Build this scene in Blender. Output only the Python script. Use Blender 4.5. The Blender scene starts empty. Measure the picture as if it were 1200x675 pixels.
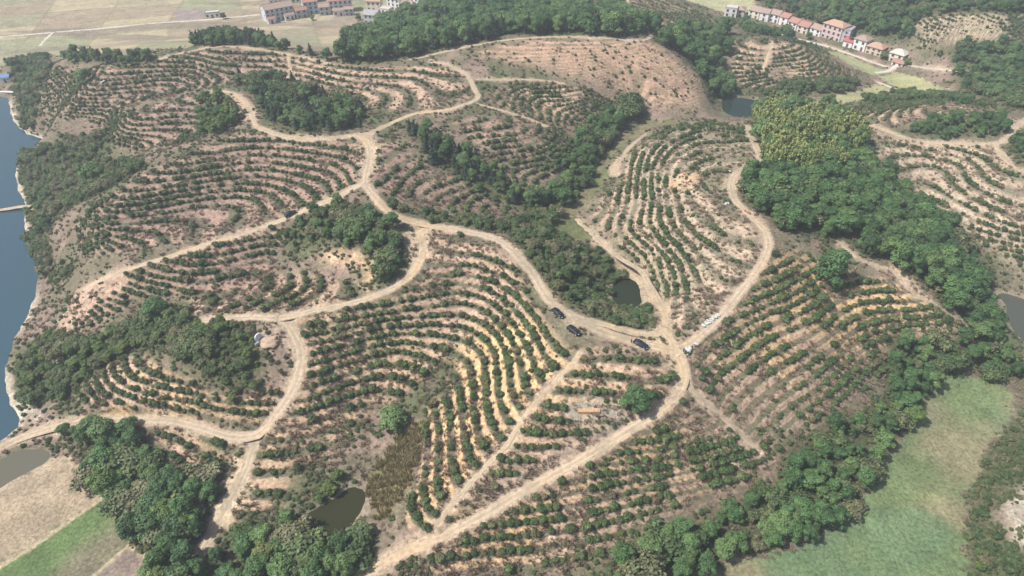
import bpy, bmesh, math, random
import numpy as np
from mathutils import Vector, Matrix

random.seed(7)
RNG = np.random.default_rng(7)
scene = bpy.context.scene
COL = scene.collection

# ------------------------------------------------------------------ camera
CAM_H, PITCH, FPX = 165.0, math.radians(39.0), 800.0
cam_d = bpy.data.cameras.new('camera')
cam_d.sensor_width = 36.0
cam_d.lens = 36.0 * FPX / 1200.0
cam_d.clip_start = 1.0
cam_d.clip_end = 20000.0
cam = bpy.data.objects.new('camera', cam_d)
COL.objects.link(cam)
cam.location = (0, 0, CAM_H)
cam.rotation_euler = (math.pi / 2 - PITCH, 0, 0)
scene.camera = cam

# ------------------------------------------------------------------ world, sun, exposure
SUN_EL, SUN_AZ = math.radians(54.0), math.radians(16.0)   # azimuth: from -x, turned towards the camera
world = bpy.data.worlds.new('World')
scene.world = world
world.use_nodes = True
wn = world.node_tree.nodes
wl = world.node_tree.links
sky = wn.new('ShaderNodeTexSky')
sky.sky_type = 'NISHITA'
sky.sun_disc = False
sky.sun_elevation = SUN_EL
sky.sun_rotation = math.radians(270.0) - SUN_AZ
sky.air_density = 1.0
sky.dust_density = 2.5
sky.ozone_density = 1.0
bg = wn['Background']
wl.new(sky.outputs[0], bg.inputs[0])
bg.inputs[1].default_value = 0.10
sun_d = bpy.data.lights.new('sun', 'SUN')
sun_d.energy = 4.9
sun_d.angle = math.radians(0.6)
sun_d.color = (1.0, 0.96, 0.90)
sun = bpy.data.objects.new('sun', sun_d)
COL.objects.link(sun)
to_sun = Vector((-math.cos(SUN_EL) * math.cos(SUN_AZ), -math.cos(SUN_EL) * math.sin(SUN_AZ), math.sin(SUN_EL)))
sun.rotation_euler = to_sun.to_track_quat('Z', 'Y').to_euler()
sun.location = (-300, 0, 400)
scene.view_settings.view_transform = 'Standard'
scene.view_settings.look = 'None'
scene.view_settings.gamma = 1.0
scene.view_settings.exposure = 0.40

# ------------------------------------------------------------------ pixels -> directions
CP, SP = math.cos(PITCH), math.sin(PITCH)

def pix_dir(px, py):
    px = np.asarray(px, float); py = np.asarray(py, float)
    a = px - 600.0; b = 337.5 - py
    d = np.stack([a, FPX * CP + b * SP, -FPX * SP + b * CP], -1)
    return d / np.linalg.norm(d, axis=-1, keepdims=True)

def pix_at_z(px, py, z):
    d = pix_dir(px, py)
    t = (np.asarray(z, float) - CAM_H) / d[..., 2]
    return np.stack([d[..., 0] * t, d[..., 1] * t], -1)

# ------------------------------------------------------------------ noise
class VNoise:
    def __init__(self, seed):
        r = np.random.default_rng(seed)
        self.t = r.random((256, 256))
    def __call__(self, x, y, s):
        x = np.asarray(x) / s + 1000.37; y = np.asarray(y) / s + 1000.71
        xi = np.floor(x).astype(int); yi = np.floor(y).astype(int)
        fx = x - xi; fy = y - yi
        fx = fx * fx * (3 - 2 * fx); fy = fy * fy * (3 - 2 * fy)
        a = self.t[xi & 255, yi & 255]; b = self.t[(xi + 1) & 255, yi & 255]
        c = self.t[xi & 255, (yi + 1) & 255]; d = self.t[(xi + 1) & 255, (yi + 1) & 255]
        return (a * (1 - fx) + b * fx) * (1 - fy) + (c * (1 - fx) + d * fx) * fy
N1, N2, N3, N4 = VNoise(1), VNoise(2), VNoise(3), VNoise(4)

def fbm(n, x, y, s, octv=4, g=0.5):
    v = 0; a = 1; t = 0
    for o in range(octv):
        v = v + a * n(x + 37.1 * o, y - 19.3 * o, s); t += a
        s *= 0.5; a *= g
    return v / t

def sstep(a, b, x):
    t = np.clip((x - a) / (b - a), 0, 1)
    return t * t * (3 - 2 * t)

# ------------------------------------------------------------------ relief: traced level lines (z, pixels) and spot heights
LEVELS = [
 # bowl, left flank
 (20, [(348,364),(370,363),(410,362),(426,356),(460,346),(480,342),(498,337),(520,333),(548,332),(568,338)]),
 (19, [(344,374),(400,368),(440,362),(480,352),(510,345),(540,342)]),
 (18, [(350,383),(400,377),(440,373),(486,368),(512,361),(534,355),(552,349)]),
 (17, [(352,395),(400,386),(450,378),(502,374),(526,366)]),
 (15, [(360,417),(384,409),(404,405),(450,392),(490,385)]),
 (14, [(362,429),(392,421),(420,411),(440,403)]),
 (13, [(356,443),(376,437),(400,431),(432,417),(452,407)]),
 (12, [(350,459),(368,455),(388,447),(416,437)]),
 (11, [(344,471),(364,469),(388,457),(420,446)]),
 (10, [(326,485),(346,485),(368,479),(390,467),(416,455)]),
 (9, [(318,503),(346,503),(368,497),(388,487),(410,477)]),
 (8, [(308,521),(336,517),(364,509),(388,505),(404,497)]),
 (7, [(304,533),(320,533),(344,527),(370,520)]),
 (6, [(306,550),(348,549)]), (5.2, [(290,580),(320,578)]), (4.3, [(272,600),(320,592)]), (3.5, [(258,612),(295,615)]),
 # bowl, right flank
 (22, [(622,350),(638,364),(650,386),(656,402),(666,412)]),
 (21, [(616,356),(634,374),(640,394),(654,410),(657,427)]),
 (20, [(604,362),(620,382),(626,398),(638,412),(644,425),(649,440)]),
 (19, [(580,350),(590,364),(604,386),(612,400),(622,412),(628,431),(635,455)]),
 (18, [(586,382),(594,398),(608,411),(612,433),(616,451),(622,474)]),
 (17, [(574,385),(586,400),(598,411),(595,433),(600,461),(611,487)]),
 (16, [(570,396),(582,413),(580,431),(583,461),(592,489),(601,506)]),
 (15, [(572,419),(568,453),(572,489),(580,505),(593,521)]),
 (14, [(556,407),(558,427),(553,465),(556,501),(560,522),(570,538)]),
 (12.5, [(536,461),(534,485),(537,505),(542,530),(544,560)]),
 (11, [(514,489),(513,517),(506,545),(503,575),(504,600)]),
 (9.5, [(486,590),(485,614)]),
 (23.5, [(528,289),(560,291),(588,296)]), (22.4, [(504,310),(540,308)]), (22.5, [(574,317),(600,326),(620,337)]),
 (20.6, [(548,330),(568,333)]),
 # between the small path and the lower road
 (21, [(677,421),(696,421),(718,421),(760,425)]), (20.3, [(670,430),(692,434),(716,431)]), (19.5, [(664,443),(684,447),(708,445)]),
 (16.6, [(620,503),(646,503),(666,503)]), (15.7, [(612,514),(656,515),(698,511)]), (14.9, [(598,531),(620,529),(640,527)]),
 (14.2, [(582,546),(612,544),(636,542)]), (12.3, [(516,606),(540,594),(560,573)]),
 # south slope under the lower road
 (17, [(757,499),(796,487),(826,474)]), (16, [(740,521),(766,511),(804,499),(838,487)]), (14.5, [(774,531),(840,513),(860,507)]),
 (13.3, [(680,550),(700,547),(720,545)]), (12.8, [(760,541),(830,528)]), (11.2, [(746,556),(790,550),(840,538)]), (11.8, [(617,580),(647,574),(657,568),(700,560),(720,553)]),
 (10.5, [(620,598),(637,592),(663,587),(697,577),(733,565)]), (10.2, [(583,600),(600,593)]), (9.6, [(740,585),(782,572),(820,562),(860,554),(905,545)]),
 (9.3, [(630,613),(677,608),(700,598),(727,594)]), (9.0, [(553,627),(580,617),(597,610)]), (8.2, [(600,630),(633,623),(660,620),(683,616),(720,606)]),
 (8.4, [(745,602),(830,580)]), (7.2, [(470,653),(497,647),(517,642),(537,638)]), (6.5, [(510,663),(533,657),(550,653),(573,648),(600,647),(633,642),(670,633)]),
 # east slope
 (20, [(833,390),(860,376),(886,364),(910,354)]), (18, [(809,431),(832,423),(858,407),(868,390),(890,378)]),
 (17, [(824,451),(850,435),(866,423),(890,405),(925,385)]), (16, [(826,463),(858,451),(876,439),(896,423),(920,409)]),
 (15, [(860,467),(892,447),(920,427)]), (14, [(892,467),(908,453),(936,442)]), (12.5, [(936,463),(956,451)]),
 (18, [(1040,330),(1060,333)]), (17, [(1040,345),(1055,345),(1070,342)]), (16, [(1032,352),(1055,356),(1075,353),(1087,349)]),
 (14, [(1070,378),(1090,374),(1110,370),(1120,367)]), (13, [(1065,388),(1100,385),(1130,378)]), (17, [(980,348),(1000,340),(1020,340)]),
 # far right orchard
 (19, [(1145,190),(1142,205),(1150,213),(1170,222),(1200,230)]), (18, [(1128,192),(1126,205),(1135,215),(1165,235),(1200,248)]),
 (17, [(1112,195),(1113,210),(1120,222),(1145,237),(1170,247),(1200,262)]), (16, [(1098,200),(1097,215),(1105,228),(1130,245),(1165,262),(1200,280)]),
 # hill between the valley pond and the right road
 (20.5, [(782,316),(788,338),(794,356)]), (21.3, [(790,302),(797,320),(804,342),(807,356)]), (22, [(806,306),(816,324),(821,338)]),
 (22.8, [(824,300),(831,324)]), (18, [(760,165),(745,175),(738,190),(740,202)]), (20.5, [(775,168),(765,182),(760,202)]),
 (21, [(822,148),(850,155),(870,160)]), (23, [(820,165),(855,173)]),
 # middle hill
 (26, [(545,150),(580,151),(610,148)]), (24.5, [(550,163),(600,163),(630,152)]), (23.3, [(562,173),(600,174),(640,165)]),
 (21.5, [(590,185),(620,185),(650,175),(665,160)]), (20, [(600,197),(630,195),(660,185)]), (19, [(605,207),(650,197)]),
 (25, [(495,205),(540,207)]), (24.3, [(495,222),(540,214)]), (22.5, [(510,240),(560,226),(590,216)]), (20, [(560,247),(610,236)]),
 (24, [(640,108),(670,113),(690,108)]), (26, [(620,100),(650,101)]), (22, [(630,118),(660,125),(700,114)]),
 # left hills
 (27, [(240,177),(280,172),(320,170),(340,171)]), (26, [(240,190),(280,181),(315,180)]), (25, [(240,200),(270,193),(300,191),(335,192)]),
 (23.5, [(130,233),(140,227),(180,221),(240,213),(280,208),(320,207)]), (22.6, [(215,222),(250,219),(290,216),(325,218)]),
 (21.5, [(108,249),(128,247),(160,241),(200,233),(240,227),(280,225),(310,226)]), (20, [(112,263),(140,255),(180,251),(210,245),(250,238),(290,237)]),
 (27, [(375,176),(400,181),(418,190),(422,205)]), (25, [(350,197),(390,200),(402,212)]),
 (19.3, [(240,293),(290,281),(320,272)]), (18.5, [(240,305),(290,293),(325,283)]), (17.5, [(240,316),(290,303),(325,292)]),
 (16.5, [(240,326),(280,315),(320,305)]), (15.5, [(240,337),(290,327)]),
 (12, [(150,425),(170,438),(194,445),(220,453)]), (11, [(138,433),(152,449),(180,457),(230,463)]),
 (9.5, [(120,443),(136,457),(156,469),(174,475),(204,477)]), (7.5, [(108,459),(128,479),(152,487)]),
 (24, [(145,135),(190,130),(230,125)]), (22.5, [(145,147),(190,145),(240,143)]), (21, [(140,160),(190,157),(240,156)]),
 (26, [(120,81),(150,79),(185,77)]), (25, [(112,89),(145,86),(180,84),(225,82)]), (24, [(108,98),(150,94),(185,91),(230,90)]), (22.7, [(104,108),(128,106),(156,101),(190,97)]), (21.3, [(96,117),(130,114),(160,110),(190,106)]), (19.8, [(80,124),(100,122),(140,119)]), (18, [(65,132),(86,132),(118,130)]),
 (28.8, [(240,66),(290,68),(340,71)]), (27.8, [(240,76),(290,76),(330,78)]), (26.8, [(270,87),(340,90)]),
 (28.5, [(350,74),(400,88),(450,92)]), (27.5, [(360,88),(400,100),(450,105)]),
]
SPOTS = """0,10,3 100,10,3 200,10,3 300,35,3 400,40,3 0,60,3 100,50,3 200,45,3 150,35,3 320,25,3 450,10,4 420,25,4 -100,10,3 -100,60,3 350,15,3 250,20,3 50,30,3
500,20,18 560,10,22 620,10,18 600,35,26 700,20,18 450,45,12 400,60,12 740,35,20 730,10,16 780,20,20 830,40,16 860,20,8 840,5,6 900,25,8 950,40,7 1000,58,7 1050,72,6.5 1010,75,6 1060,95,6 1000,108,6 1100,105,6.5
1000,10,20 1100,20,28 1150,40,24 1190,10,34 1100,70,13 1180,90,15 1190,50,20 900,5,12 960,20,13
900,45,20 940,50,19 880,75,17 960,80,14 920,100,10 1000,95,8 850,70,16 850,95,13 900,108,9
1080,125,23 1150,140,22 1040,125,18 1000,120,10 1120,120,22
1090,240,14 1120,262,13 1180,300,10 1140,300,11 1160,330,6
900,130,17 930,170,22 960,220,23 1000,250,21 1050,280,19 1100,310,15 1140,350,9 1150,400,5 1020,180,19 1060,215,16
950,480,11 1000,470,9.5 1040,430,9 1000,300,21 975,300,21.5 940,300,23 1000,390,14 960,400,15.5 1070,410,8 1040,385,13.5 1030,310,20 1060,335,18.3 1100,358,15.5 1140,387,12
1100,460,2 1150,480,2 1100,530,2 1080,600,2 1000,640,2 900,665,2 1150,430,2.3 1180,560,4 1195,600,6 1160,640,3 1195,480,3.5 1130,560,2
1040,500,4 980,560,4.5 900,600,5 820,620,4.7 760,650,4.3 850,660,2.5 700,672,4.6 900,520,11.5 940,500,10.5 870,515,13 940,540,7 1000,520,6
620,665,6.5 700,640,6.8 690,482,18.3 720,480,18.4 745,462,19.3 770,445,20.3 660,480,18.2
560,370,17.6 530,400,15 510,440,12.5 495,470,10.5 480,500,8.5 450,545,6.8 470,550,6.8 460,600,6.8 450,640,6.9 475,640,7.5
250,635,2.8 330,640,3.5 380,660,4 300,660,2.5 200,640,2 240,660,2 170,570,2.8 200,530,5 130,530,3 215,600,3 180,505,6 240,530,6.5 210,560,4.5 400,650,4.6 350,575,5.3
30,600,1.5 60,560,1.5 100,620,1.5 50,660,1.5 0,640,1.5 150,660,1.5 90,580,1.5
240,420,15.5 270,440,15 290,400,16.5 230,395,15 305,460,12 300,490,9.5 260,490,9 335,425,14.3 200,430,13.6
60,440,4 90,420,7 120,390,9 160,380,10.5 50,480,1.5 200,370,13 250,365,16 300,362,18.5 30,450,2 80,460,4.5
330,330,16.2 280,350,14.6 340,348,16.6 220,365,13.5 410,265,25 380,280,23 450,290,24 400,310,21.2 430,320,20.5 360,330,17.2 400,340,18.8 350,300,18.2 440,310,22
110,350,11.5 90,375,7.5 70,390,4.5 60,350,4 60,290,4 90,300,8 60,250,5 110,290,12 55,400,2.5 150,345,13 170,325,16
285,150,28.6 240,168,28 200,182,26.8 185,200,25.5 150,215,24.3 125,228,22.5 100,245,18 80,255,13 60,262,8
150,275,17.5 200,268,18.5 250,260,19.3 300,250,20.5 360,235,22.7
155,125,23 200,115,25 240,108,27 275,108,28 290,130,28.5 300,148,28.7 345,162,28.5 430,160,28.5
190,172,21 150,185,16 110,205,10 60,220,5 40,200,3 90,175,9 60,185,5 100,155,13 100,225,12 45,170,2
60,75,20 80,72,22 130,77,25 180,72,27 200,65,28 250,55,30 300,58,30 340,65,30 390,75,30 450,78,30 500,67,30.5 540,55,32 600,45,33 700,43,34 770,48,31 800,70,27 820,95,22 830,112,17
215,108,22.5 60,118,14 40,150,3 60,100,16 30,110,4 25,80,6 10,90,3 45,85,12
300,85,26.2 340,110,24.5 380,130,24.5 420,110,26 450,110,27 470,95,28 500,100,28.5 470,120,27.5 250,97,24.8
565,92,28 660,97,25 560,120,27.2 640,145,23 600,140,24.5 690,135,19 740,120,17 720,150,14 700,75,29 640,70,30.5 760,90,25 740,65,30
640,225,17 670,200,15.5 690,240,14 700,190,14 520,175,25.5 560,205,22.5 610,240,18.5 450,200,27 450,230,26 540,258,22.7 600,262,20 640,262,17.5 470,170,27.8 500,145,27.5
600,280,24 620,300,23.6 650,300,20 680,320,17 660,340,22 700,360,18.5 740,375,16 640,275,19 680,285,14 720,330,13 750,365,14.5
670,250,13.3 700,215,13.5 740,160,13.8 780,145,14 840,135,13
830,210,26.5 800,210,26 800,150,19 830,150,20.5 850,160,22 780,190,23 790,240,24 760,240,20 730,240,17.5 700,235,15.3 740,270,19.5 780,280,22.5 830,280,24.5 766,305,18.8 745,292,17.7 810,375,21.3 790,388,20.8 850,250,25.8 850,320,23.8
-60,600,1.5 -60,660,1.5 -60,540,2.5 0,720,1.5 200,720,2 400,720,4.5 500,720,5.5 700,720,4 900,720,2 1100,720,2 1250,720,5 1260,150,22 1260,250,16 1260,400,4 1260,550,6 1260,60,20 1350,200,14 1350,450,4
-200,-20,3 0,-20,3 200,-20,3 400,-20,4 550,-20,14 700,-20,14 850,-20,8 1000,-20,18 1150,-20,30 1300,-20,34 -200,-80,3 100,-80,4 400,-80,4 700,-80,10 1000,-80,14 1300,-80,24 1350,50,22"""
# roads: name, half width, colour key, [(x, y, z or None)]
ROADS = [
 ('dirt_road', 2.1, 'main sandy dirt road winding along the ridge past the parked cars', [(300,148,28.7),(320,156,28.6),(345,162,28.5),(380,163,28.5),(415,159,28.5),(428,164,28.5),(433,180,28.2),(430,200,27.8),(428,215,27.3),(440,232,26.5),(455,248,25.8),(480,259,25.2),(510,266,24.8),(545,271,24.8),(580,280,24.8),(603,297,24.7),(625,322,24.5),(638,345,24.3),(655,362,23.8),(675,375,23),(710,390,22.3),(750,402,21.9),(790,411,21.5)]),
 ('dirt_road', 1.9, 'sandy road climbing from the junction along the wood edge to the far pond', [(790,411,21.5),(812,400,21.6),(840,375,22),(865,345,23),(888,315,24),(900,290,25),(896,270,25.5),(876,250,26),(859,230,26),(857,212,26),(866,200,26),(886,192,25.4),(890,182,25),(882,165,24),(876,148,22)]),
 ('dirt_road', 2.0, 'sandy road running from the junction down to the bottom edge of the orchard', [(790,411,21.5),(800,430,21.2),(800,447,20.6),(790,466,19),(770,483,17.8),(740,502,16.3),(700,527,14.5),(660,550,13),(610,577,11.3),(560,607,9.5),(510,632,8.2),(470,648,7.3),(430,672,6),(400,700,5)]),
 ('dirt_road', 1.1, 'narrow weedy track leaving the lower road towards the woods', [(800,447,20.6),(820,465,18.6),(845,487,15.8),(868,508,13.4),(890,530,11.8)]),
 ('dirt_road', 1.9, 'sandy road looping below the wooded knoll to the ridge road', [(505,265,24.9),(492,272,23.8),(495,292,22.2),(485,318,21.6),(460,338,21.2),(430,350,20.9),(400,358,20.5),(360,365,20.2),(332,372,20),(280,372,17.5),(235,376,15.5)]),
 ('dirt_road', 2.2, 'wide sandy road curving down around the bushy knoll', [(330,371,20),(340,385,18),(350,405,16.3),(352,422,15),(347,445,13.2),(336,468,11.4),(320,490,9.6),(303,510,8.2),(270,512,7.6),(240,503,7),(200,493,6),(165,492,5.2),(110,493,4),(70,499,3.4),(30,512,3.1),(0,525,3),(-40,545,2.9),(-120,600,2.6)]),
 ('dirt_road', 2.0, 'sandy spur road dropping to the bottom left wood', [(300,512,8.2),(293,535,7),(284,560,5.7),(265,595,4.2),(246,628,3),(238,645,2.5)]),
 ('dirt_road', 1.6, 'straight dirt road down the left spur with one parked car', [(430,212,27.5),(400,228,24.6),(365,243,22.9),(330,258,22),(290,272,21),(240,287,19.8),(200,300,18.4),(160,312,16.5),(140,318,15.4),(112,330,13),(95,340,10.8)]),
 ('dirt_road', 1.5, 'pale track circling the valley pond under the ridge road', [(655,362,23.8),(683,373,22.4),(717,383,21.5),(750,391,20.8),(768,391,20.5),(778,382,20.2),(780,371,19.8),(771,350,18.5),(758,330,17.5),(750,316,17),(722,299,16.5),(700,280,16.2),(684,265,16),(676,256,15.8)]),
 ('dirt_road', 1.6, 'short sandy link between the junction and the pond track', [(790,411,21.5),(786,398,21),(776,387,20.4)]),
 ('dirt_road', 1.0, 'narrow dirt path cutting diagonally between terrace rows', [(680,412,22.3),(672,425,21.3),(650,446,20),(637,461,19),(622,478,18),(612,491,17),(602,507,16),(592,523,15),(570,545,13.8),(545,573,12.3),(528,592,11.2),(512,615,9.8)]),
 ('dirt_road', 1.4, 'far sandy road bending over the northern ridge', [(430,158,28.5),(455,146,28.2),(480,135,28),(500,131,28.1),(522,129,28.2),(545,122,28.4),(560,115,28.7),(555,103,29),(550,92,29.3),(540,83,29.7),(522,75,30),(504,72,30.2)]),
 ('dirt_road', 1.3, 'far dirt road beside the light green thicket', [(300,148,28.7),(292,130,28.5),(284,117,28.2),(270,108,28),(248,107,27.5)]),
 ('dirt_road', 0.9, 'thin pale path across the far middle hill', [(555,93,28.4),(600,93,27.5),(640,94,26),(660,98,25)]),
 ('dirt_road', 0.9, 'thin pale path slanting down the middle hill', [(560,122,27.2),(590,130,25.8),(615,138,24.6),(640,148,23)]),
 ('dirt_road', 1.0, 'pale footpath at the foot of the round hill', [(722,206,16.5),(720,198,16.3),(727,186,16),(738,172,15.6),(757,157,15)]),
 ('dirt_road', 1.5, 'far right dirt road curving along the hill foot', [(975,135,17),(1000,140,18.6),(1040,153,19.5),(1070,164,20),(1110,168,21),(1150,168,22),(1175,166,22),(1190,150,22.3),(1215,130,22)]),
 ('dirt_road', 1.4, 'dirt road descending along the far right orchard', [(1165,167,22),(1172,180,21.6),(1185,193,21.2),(1215,212,20.5)]),
 ('dirt_road', 1.1, 'ridge track along the crest of the bare reddish hill', [(480,70,30.4),(540,56,32),(600,46,33),(660,43,33.6),(720,45,33.5),(757,46,31.6),(760,38,28),(748,28,23),(738,18,18),(735,0,15)]),
 ('paved_road', 1.8, 'straight pale road across the far dry fields', [(-120,52,3),(0,43,3),(60,38,3),(120,33,3),(180,27,3),(240,23,3),(305,17,3)]),
 ('paved_road', 1.5, 'pale side lane dropping from the far field road', [(62,38,3),(52,47,3.2),(46,54,3.5)]),
 ('paved_road', 1.6, 'village lane between the right hand fields', [(1025,85,6.2),(1042,83,6.3),(1050,78,6.4),(1062,76,6.5),(1090,80,6.5),(1130,84,7)]),
 ('paved_road', 1.4, 'short pale lane at the edge of the right hand fields', [(1028,96,6),(1045,103,6),(1062,110,7)]),
 ('paved_road', 1.6, 'village street in front of the right hand houses', [(880,30,8),(930,44,7.4),(975,56,7),(1010,68,6.8),(1042,79,6.4)]),
 ('dirt_road', 0.9, 'eroded bare strip running down the ridge by the east woods', [(985,285,22),(1003,302,20.8),(1030,312,19.6),(1048,318,19),(1065,340,17.6),(1095,356,15.8),(1138,386,12.2)]),
 ('dirt_road', 1.5, 'low earth causeway crossing the lake', [(-60,250,0.8),(0,246,0.8),(20,243,0.9),(36,241,1.5)]),
 ('dirt_road', 0.9, 'bare firebreak strip on the far ridge', [(337,63,29.8),(339,75,28.2),(341,90,26.5)]),
 ('dirt_road', 0.9, 'bare firebreak strip down the small far hill', [(905,48,19.6),(900,65,18),(893,85,15.5)]),
 ('dirt_road', 0.9, 'pale track on the far left crest', [(181,72,27),(200,65,28),(222,60,29),(262,54,30),(300,57,30),(340,64,30),(385,74,30)]),
]
# water: name, label, level, outline
WATERS = [
 ('lake', 'blue grey lake along the left edge', 0.0, [(-400,90),(-100,108),(0,113),(14,113),(9,128),(13,138),(25,152),(32,162),(62,161),(60,167),(40,172),(24,180),(18,195),(19,220),(22,230),(36,233),(30,250),(27,270),(38,296),(47,310),(46,325),(41,345),(36,360),(25,385),(14,402),(5,430),(7,460),(12,487),(38,486),(30,500),(18,512),(-20,530),(-400,640)]),
 ('pond', 'dark green pond among trees at the bottom', 5.0, [(347,613),(362,598),(385,590),(415,566),(428,570),(434,588),(420,603),(412,615),(405,628),(385,632),(362,628)]),
 ('pond', 'small dark pond in the wooded valley below the ridge road', 12.0, [(712,338),(722,327),(734,325),(746,330),(754,344),(751,358),(740,366),(726,359),(717,349)]),
 ('pond', 'far dark pond above the bamboo grove', 12.0, [(846,117),(862,113),(885,117),(896,123),(890,138),(862,138),(846,130)]),
 ('pond', 'murky pond at the right edge beside the woods', 4.0, [(1166,341),(1185,345),(1230,362),(1230,412),(1196,398),(1185,380),(1178,358)]),
 ('pond', 'shallow murky pool at the bottom left field corner', 1.25, [(-20,545),(20,529),(55,524),(68,529),(62,540),(30,556),(-20,582)]),
 ('pond', 'tiny green pool in pale sand at the right edge', 5.2, [(1192,605),(1205,600),(1225,608),(1220,622),(1200,617)]),
]

ZK = 1.3                      # metres per traced level unit
LEVELS = [(z * ZK, l) for z, l in LEVELS]
ROADS = [(n, h, t, [(p[0], p[1], p[2] * ZK) for p in l]) for n, h, t, l in ROADS]
WATERS = [(n, t, z * ZK, l) for n, t, z, l in WATERS]
pts, vals = [], []
for z, line in LEVELS:
    P = np.array(line, float)
    for a, b in zip(P[:-1], P[1:]):
        n = max(1, int(np.hypot(*(b - a)) / 14))
        for k in range(n):
            pts.append(a + (b - a) * k / n); vals.append(z)
    pts.append(P[-1]); vals.append(z)
for s in SPOTS.split():
    x, y, z = map(float, s.split(','))
    pts.append(np.array([x, y])); vals.append(z * ZK)
for nm, hw, lab, line in ROADS:
    for a, b in zip(line[:-1], line[1:]):
        n = max(1, int(math.hypot(b[0] - a[0], b[1] - a[1]) / 22))
        for k in range(n):
            t = k / n
            pts.append(np.array([a[0] + (b[0] - a[0]) * t, a[1] + (b[1] - a[1]) * t])); vals.append(a[2] + (b[2] - a[2]) * t)
for nm, lab, lev, line in WATERS:
    for x, y in line:
        if -150 < x < 1300:
            pts.append(np.array([x, y], float)); vals.append(lev + 0.15)
pts = np.array(pts); vals = np.array(vals)
XY = pix_at_z(pts[:, 0], pts[:, 1], vals)
extra = [(-900, 500, 0), (-900, 900, 3), (900, 900, 20), (0, 1100, 6), (-500, 1100, 3), (500, 1100, 15), (900, 400, 6), (-500, 100, 1), (500, 100, 4), (-300, 0, 1.5), (0, 20, 4), (300, 0, 3), (900, 0, 5), (-900, 0, 2)]
XY = np.vstack([XY, np.array([(e[0], e[1]) for e in extra], float)])
vals = np.concatenate([vals, [e[2] * ZK for e in extra]])
_, keep = np.unique(np.round(XY / 1.5), axis=0, return_index=True)
XY = XY[keep]; vals = vals[keep]
D = np.hypot(XY[:, None, 0] - XY[None, :, 0], XY[:, None, 1] - XY[None, :, 1])
nP = len(XY)
M = np.zeros((nP + 1, nP + 1)); M[:nP, :nP] = -D; M[:nP, :nP] -= np.eye(nP) * 0.0
M[:nP, :nP] += np.eye(nP) * 1.5
M[nP, :nP] = 1; M[:nP, nP] = 1
W = np.linalg.solve(M, np.concatenate([vals, [0]]))

GS = 4.0
GX0, GX1, GY0, GY1 = -900.0, 900.0, -60.0, 1120.0
gx = np.arange(GX0, GX1 + .1, GS); gy = np.arange(GY0, GY1 + .1, GS)
GXX, GYY = np.meshgrid(gx, gy, indexing='ij')
flat = np.stack([GXX.ravel(), GYY.ravel()], -1)
H = np.empty(len(flat))
for i in range(0, len(flat), 8000):
    q = flat[i:i + 8000]
    d = np.sqrt((q[:, None, 0] - XY[None, :, 0]) ** 2 + (q[:, None, 1] - XY[None, :, 1]) ** 2)
    H[i:i + 8000] = -(d @ W[:nP]) + W[nP]
H = H.reshape(GXX.shape)

def blur(a, sig):
    r = int(sig * 3 + 1); k = np.exp(-0.5 * (np.arange(-r, r + 1) / sig) ** 2); k /= k.sum()
    p = np.pad(a, ((r, r), (0, 0)), mode='edge')
    a = sum(k[i] * p[i:i + a.shape[0]] for i in range(2 * r + 1))
    p = np.pad(a, ((0, 0), (r, r)), mode='edge')
    return sum(k[i] * p[:, i:i + a.shape[1]] for i in range(2 * r + 1))
H = blur(H, 1.1)

def cubic(grid, x, y, gs=GS):
    u = np.clip((x - GX0) / gs, 1, grid.shape[0] - 3); v = np.clip((y - GY0) / gs, 1, grid.shape[1] - 3)
    i = u.astype(int); j = v.astype(int); fu = u - i; fv = v - j
    def w(t):
        return [(-t + 2 * t * t - t ** 3) / 2, (2 - 5 * t * t + 3 * t ** 3) / 2, (t + 4 * t * t - 3 * t ** 3) / 2, (t ** 3 - t * t) / 2]
    wu, wv = w(fu), w(fv)
    out = 0
    for a in range(4):
        r = 0
        for b in range(4):
            r = r + wv[b] * grid[i + a - 1, j + b - 1]
        out = out + wu[a] * r
    return out

def base(x, y):
    return cubic(H, np.asarray(x, float), np.asarray(y, float))

def unproject(px, py):
    """where the ray of a pixel meets the smooth relief"""
    d = pix_dir(px, py)
    t = (CAM_H - 56.0) / -d[..., 2]
    step = 2.5
    done = np.zeros(t.shape, bool)
    for _ in range(600):
        x = d[..., 0] * t; y = d[..., 1] * t; z = CAM_H + d[..., 2] * t
        hit = z <= base(x, y)
        done |= hit
        if done.all(): break
        t = np.where(done, t, t + step)
    lo = t - step; hi = t
    for _ in range(12):
        m = (lo + hi) / 2
        z = CAM_H + d[..., 2] * m
        hit = z <= base(d[..., 0] * m, d[..., 1] * m)
        hi = np.where(hit, m, hi); lo = np.where(hit, lo, m)
    return np.stack([d[..., 0] * hi, d[..., 1] * hi], -1)

def wpoly(poly, dens=25):
    P = np.array(poly, float); out = []
    for a, b in zip(P, np.roll(P, -1, 0)):
        n = max(1, int(np.hypot(*(b - a)) / dens))
        for k in range(n): out.append(a + (b - a) * k / n)
    out = np.array(out)
    return unproject(out[:, 0], out[:, 1])

def inside(poly, x, y):
    r = np.zeros(x.shape, bool)
    bb = (x >= poly[:, 0].min()) & (x <= poly[:, 0].max()) & (y >= poly[:, 1].min()) & (y <= poly[:, 1].max())
    idx = np.nonzero(bb)
    xs, ys = x[idx], y[idx]; c = np.zeros(xs.shape, bool)
    for (x1, y1), (x2, y2) in zip(poly, np.roll(poly, -1, 0)):
        if y1 == y2: continue
        cr = ((y1 > ys) != (y2 > ys)) & (xs < (x2 - x1) * (ys - y1) / (y2 - y1) + x1)
        c ^= cr
    r[idx] = c
    return r

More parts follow.
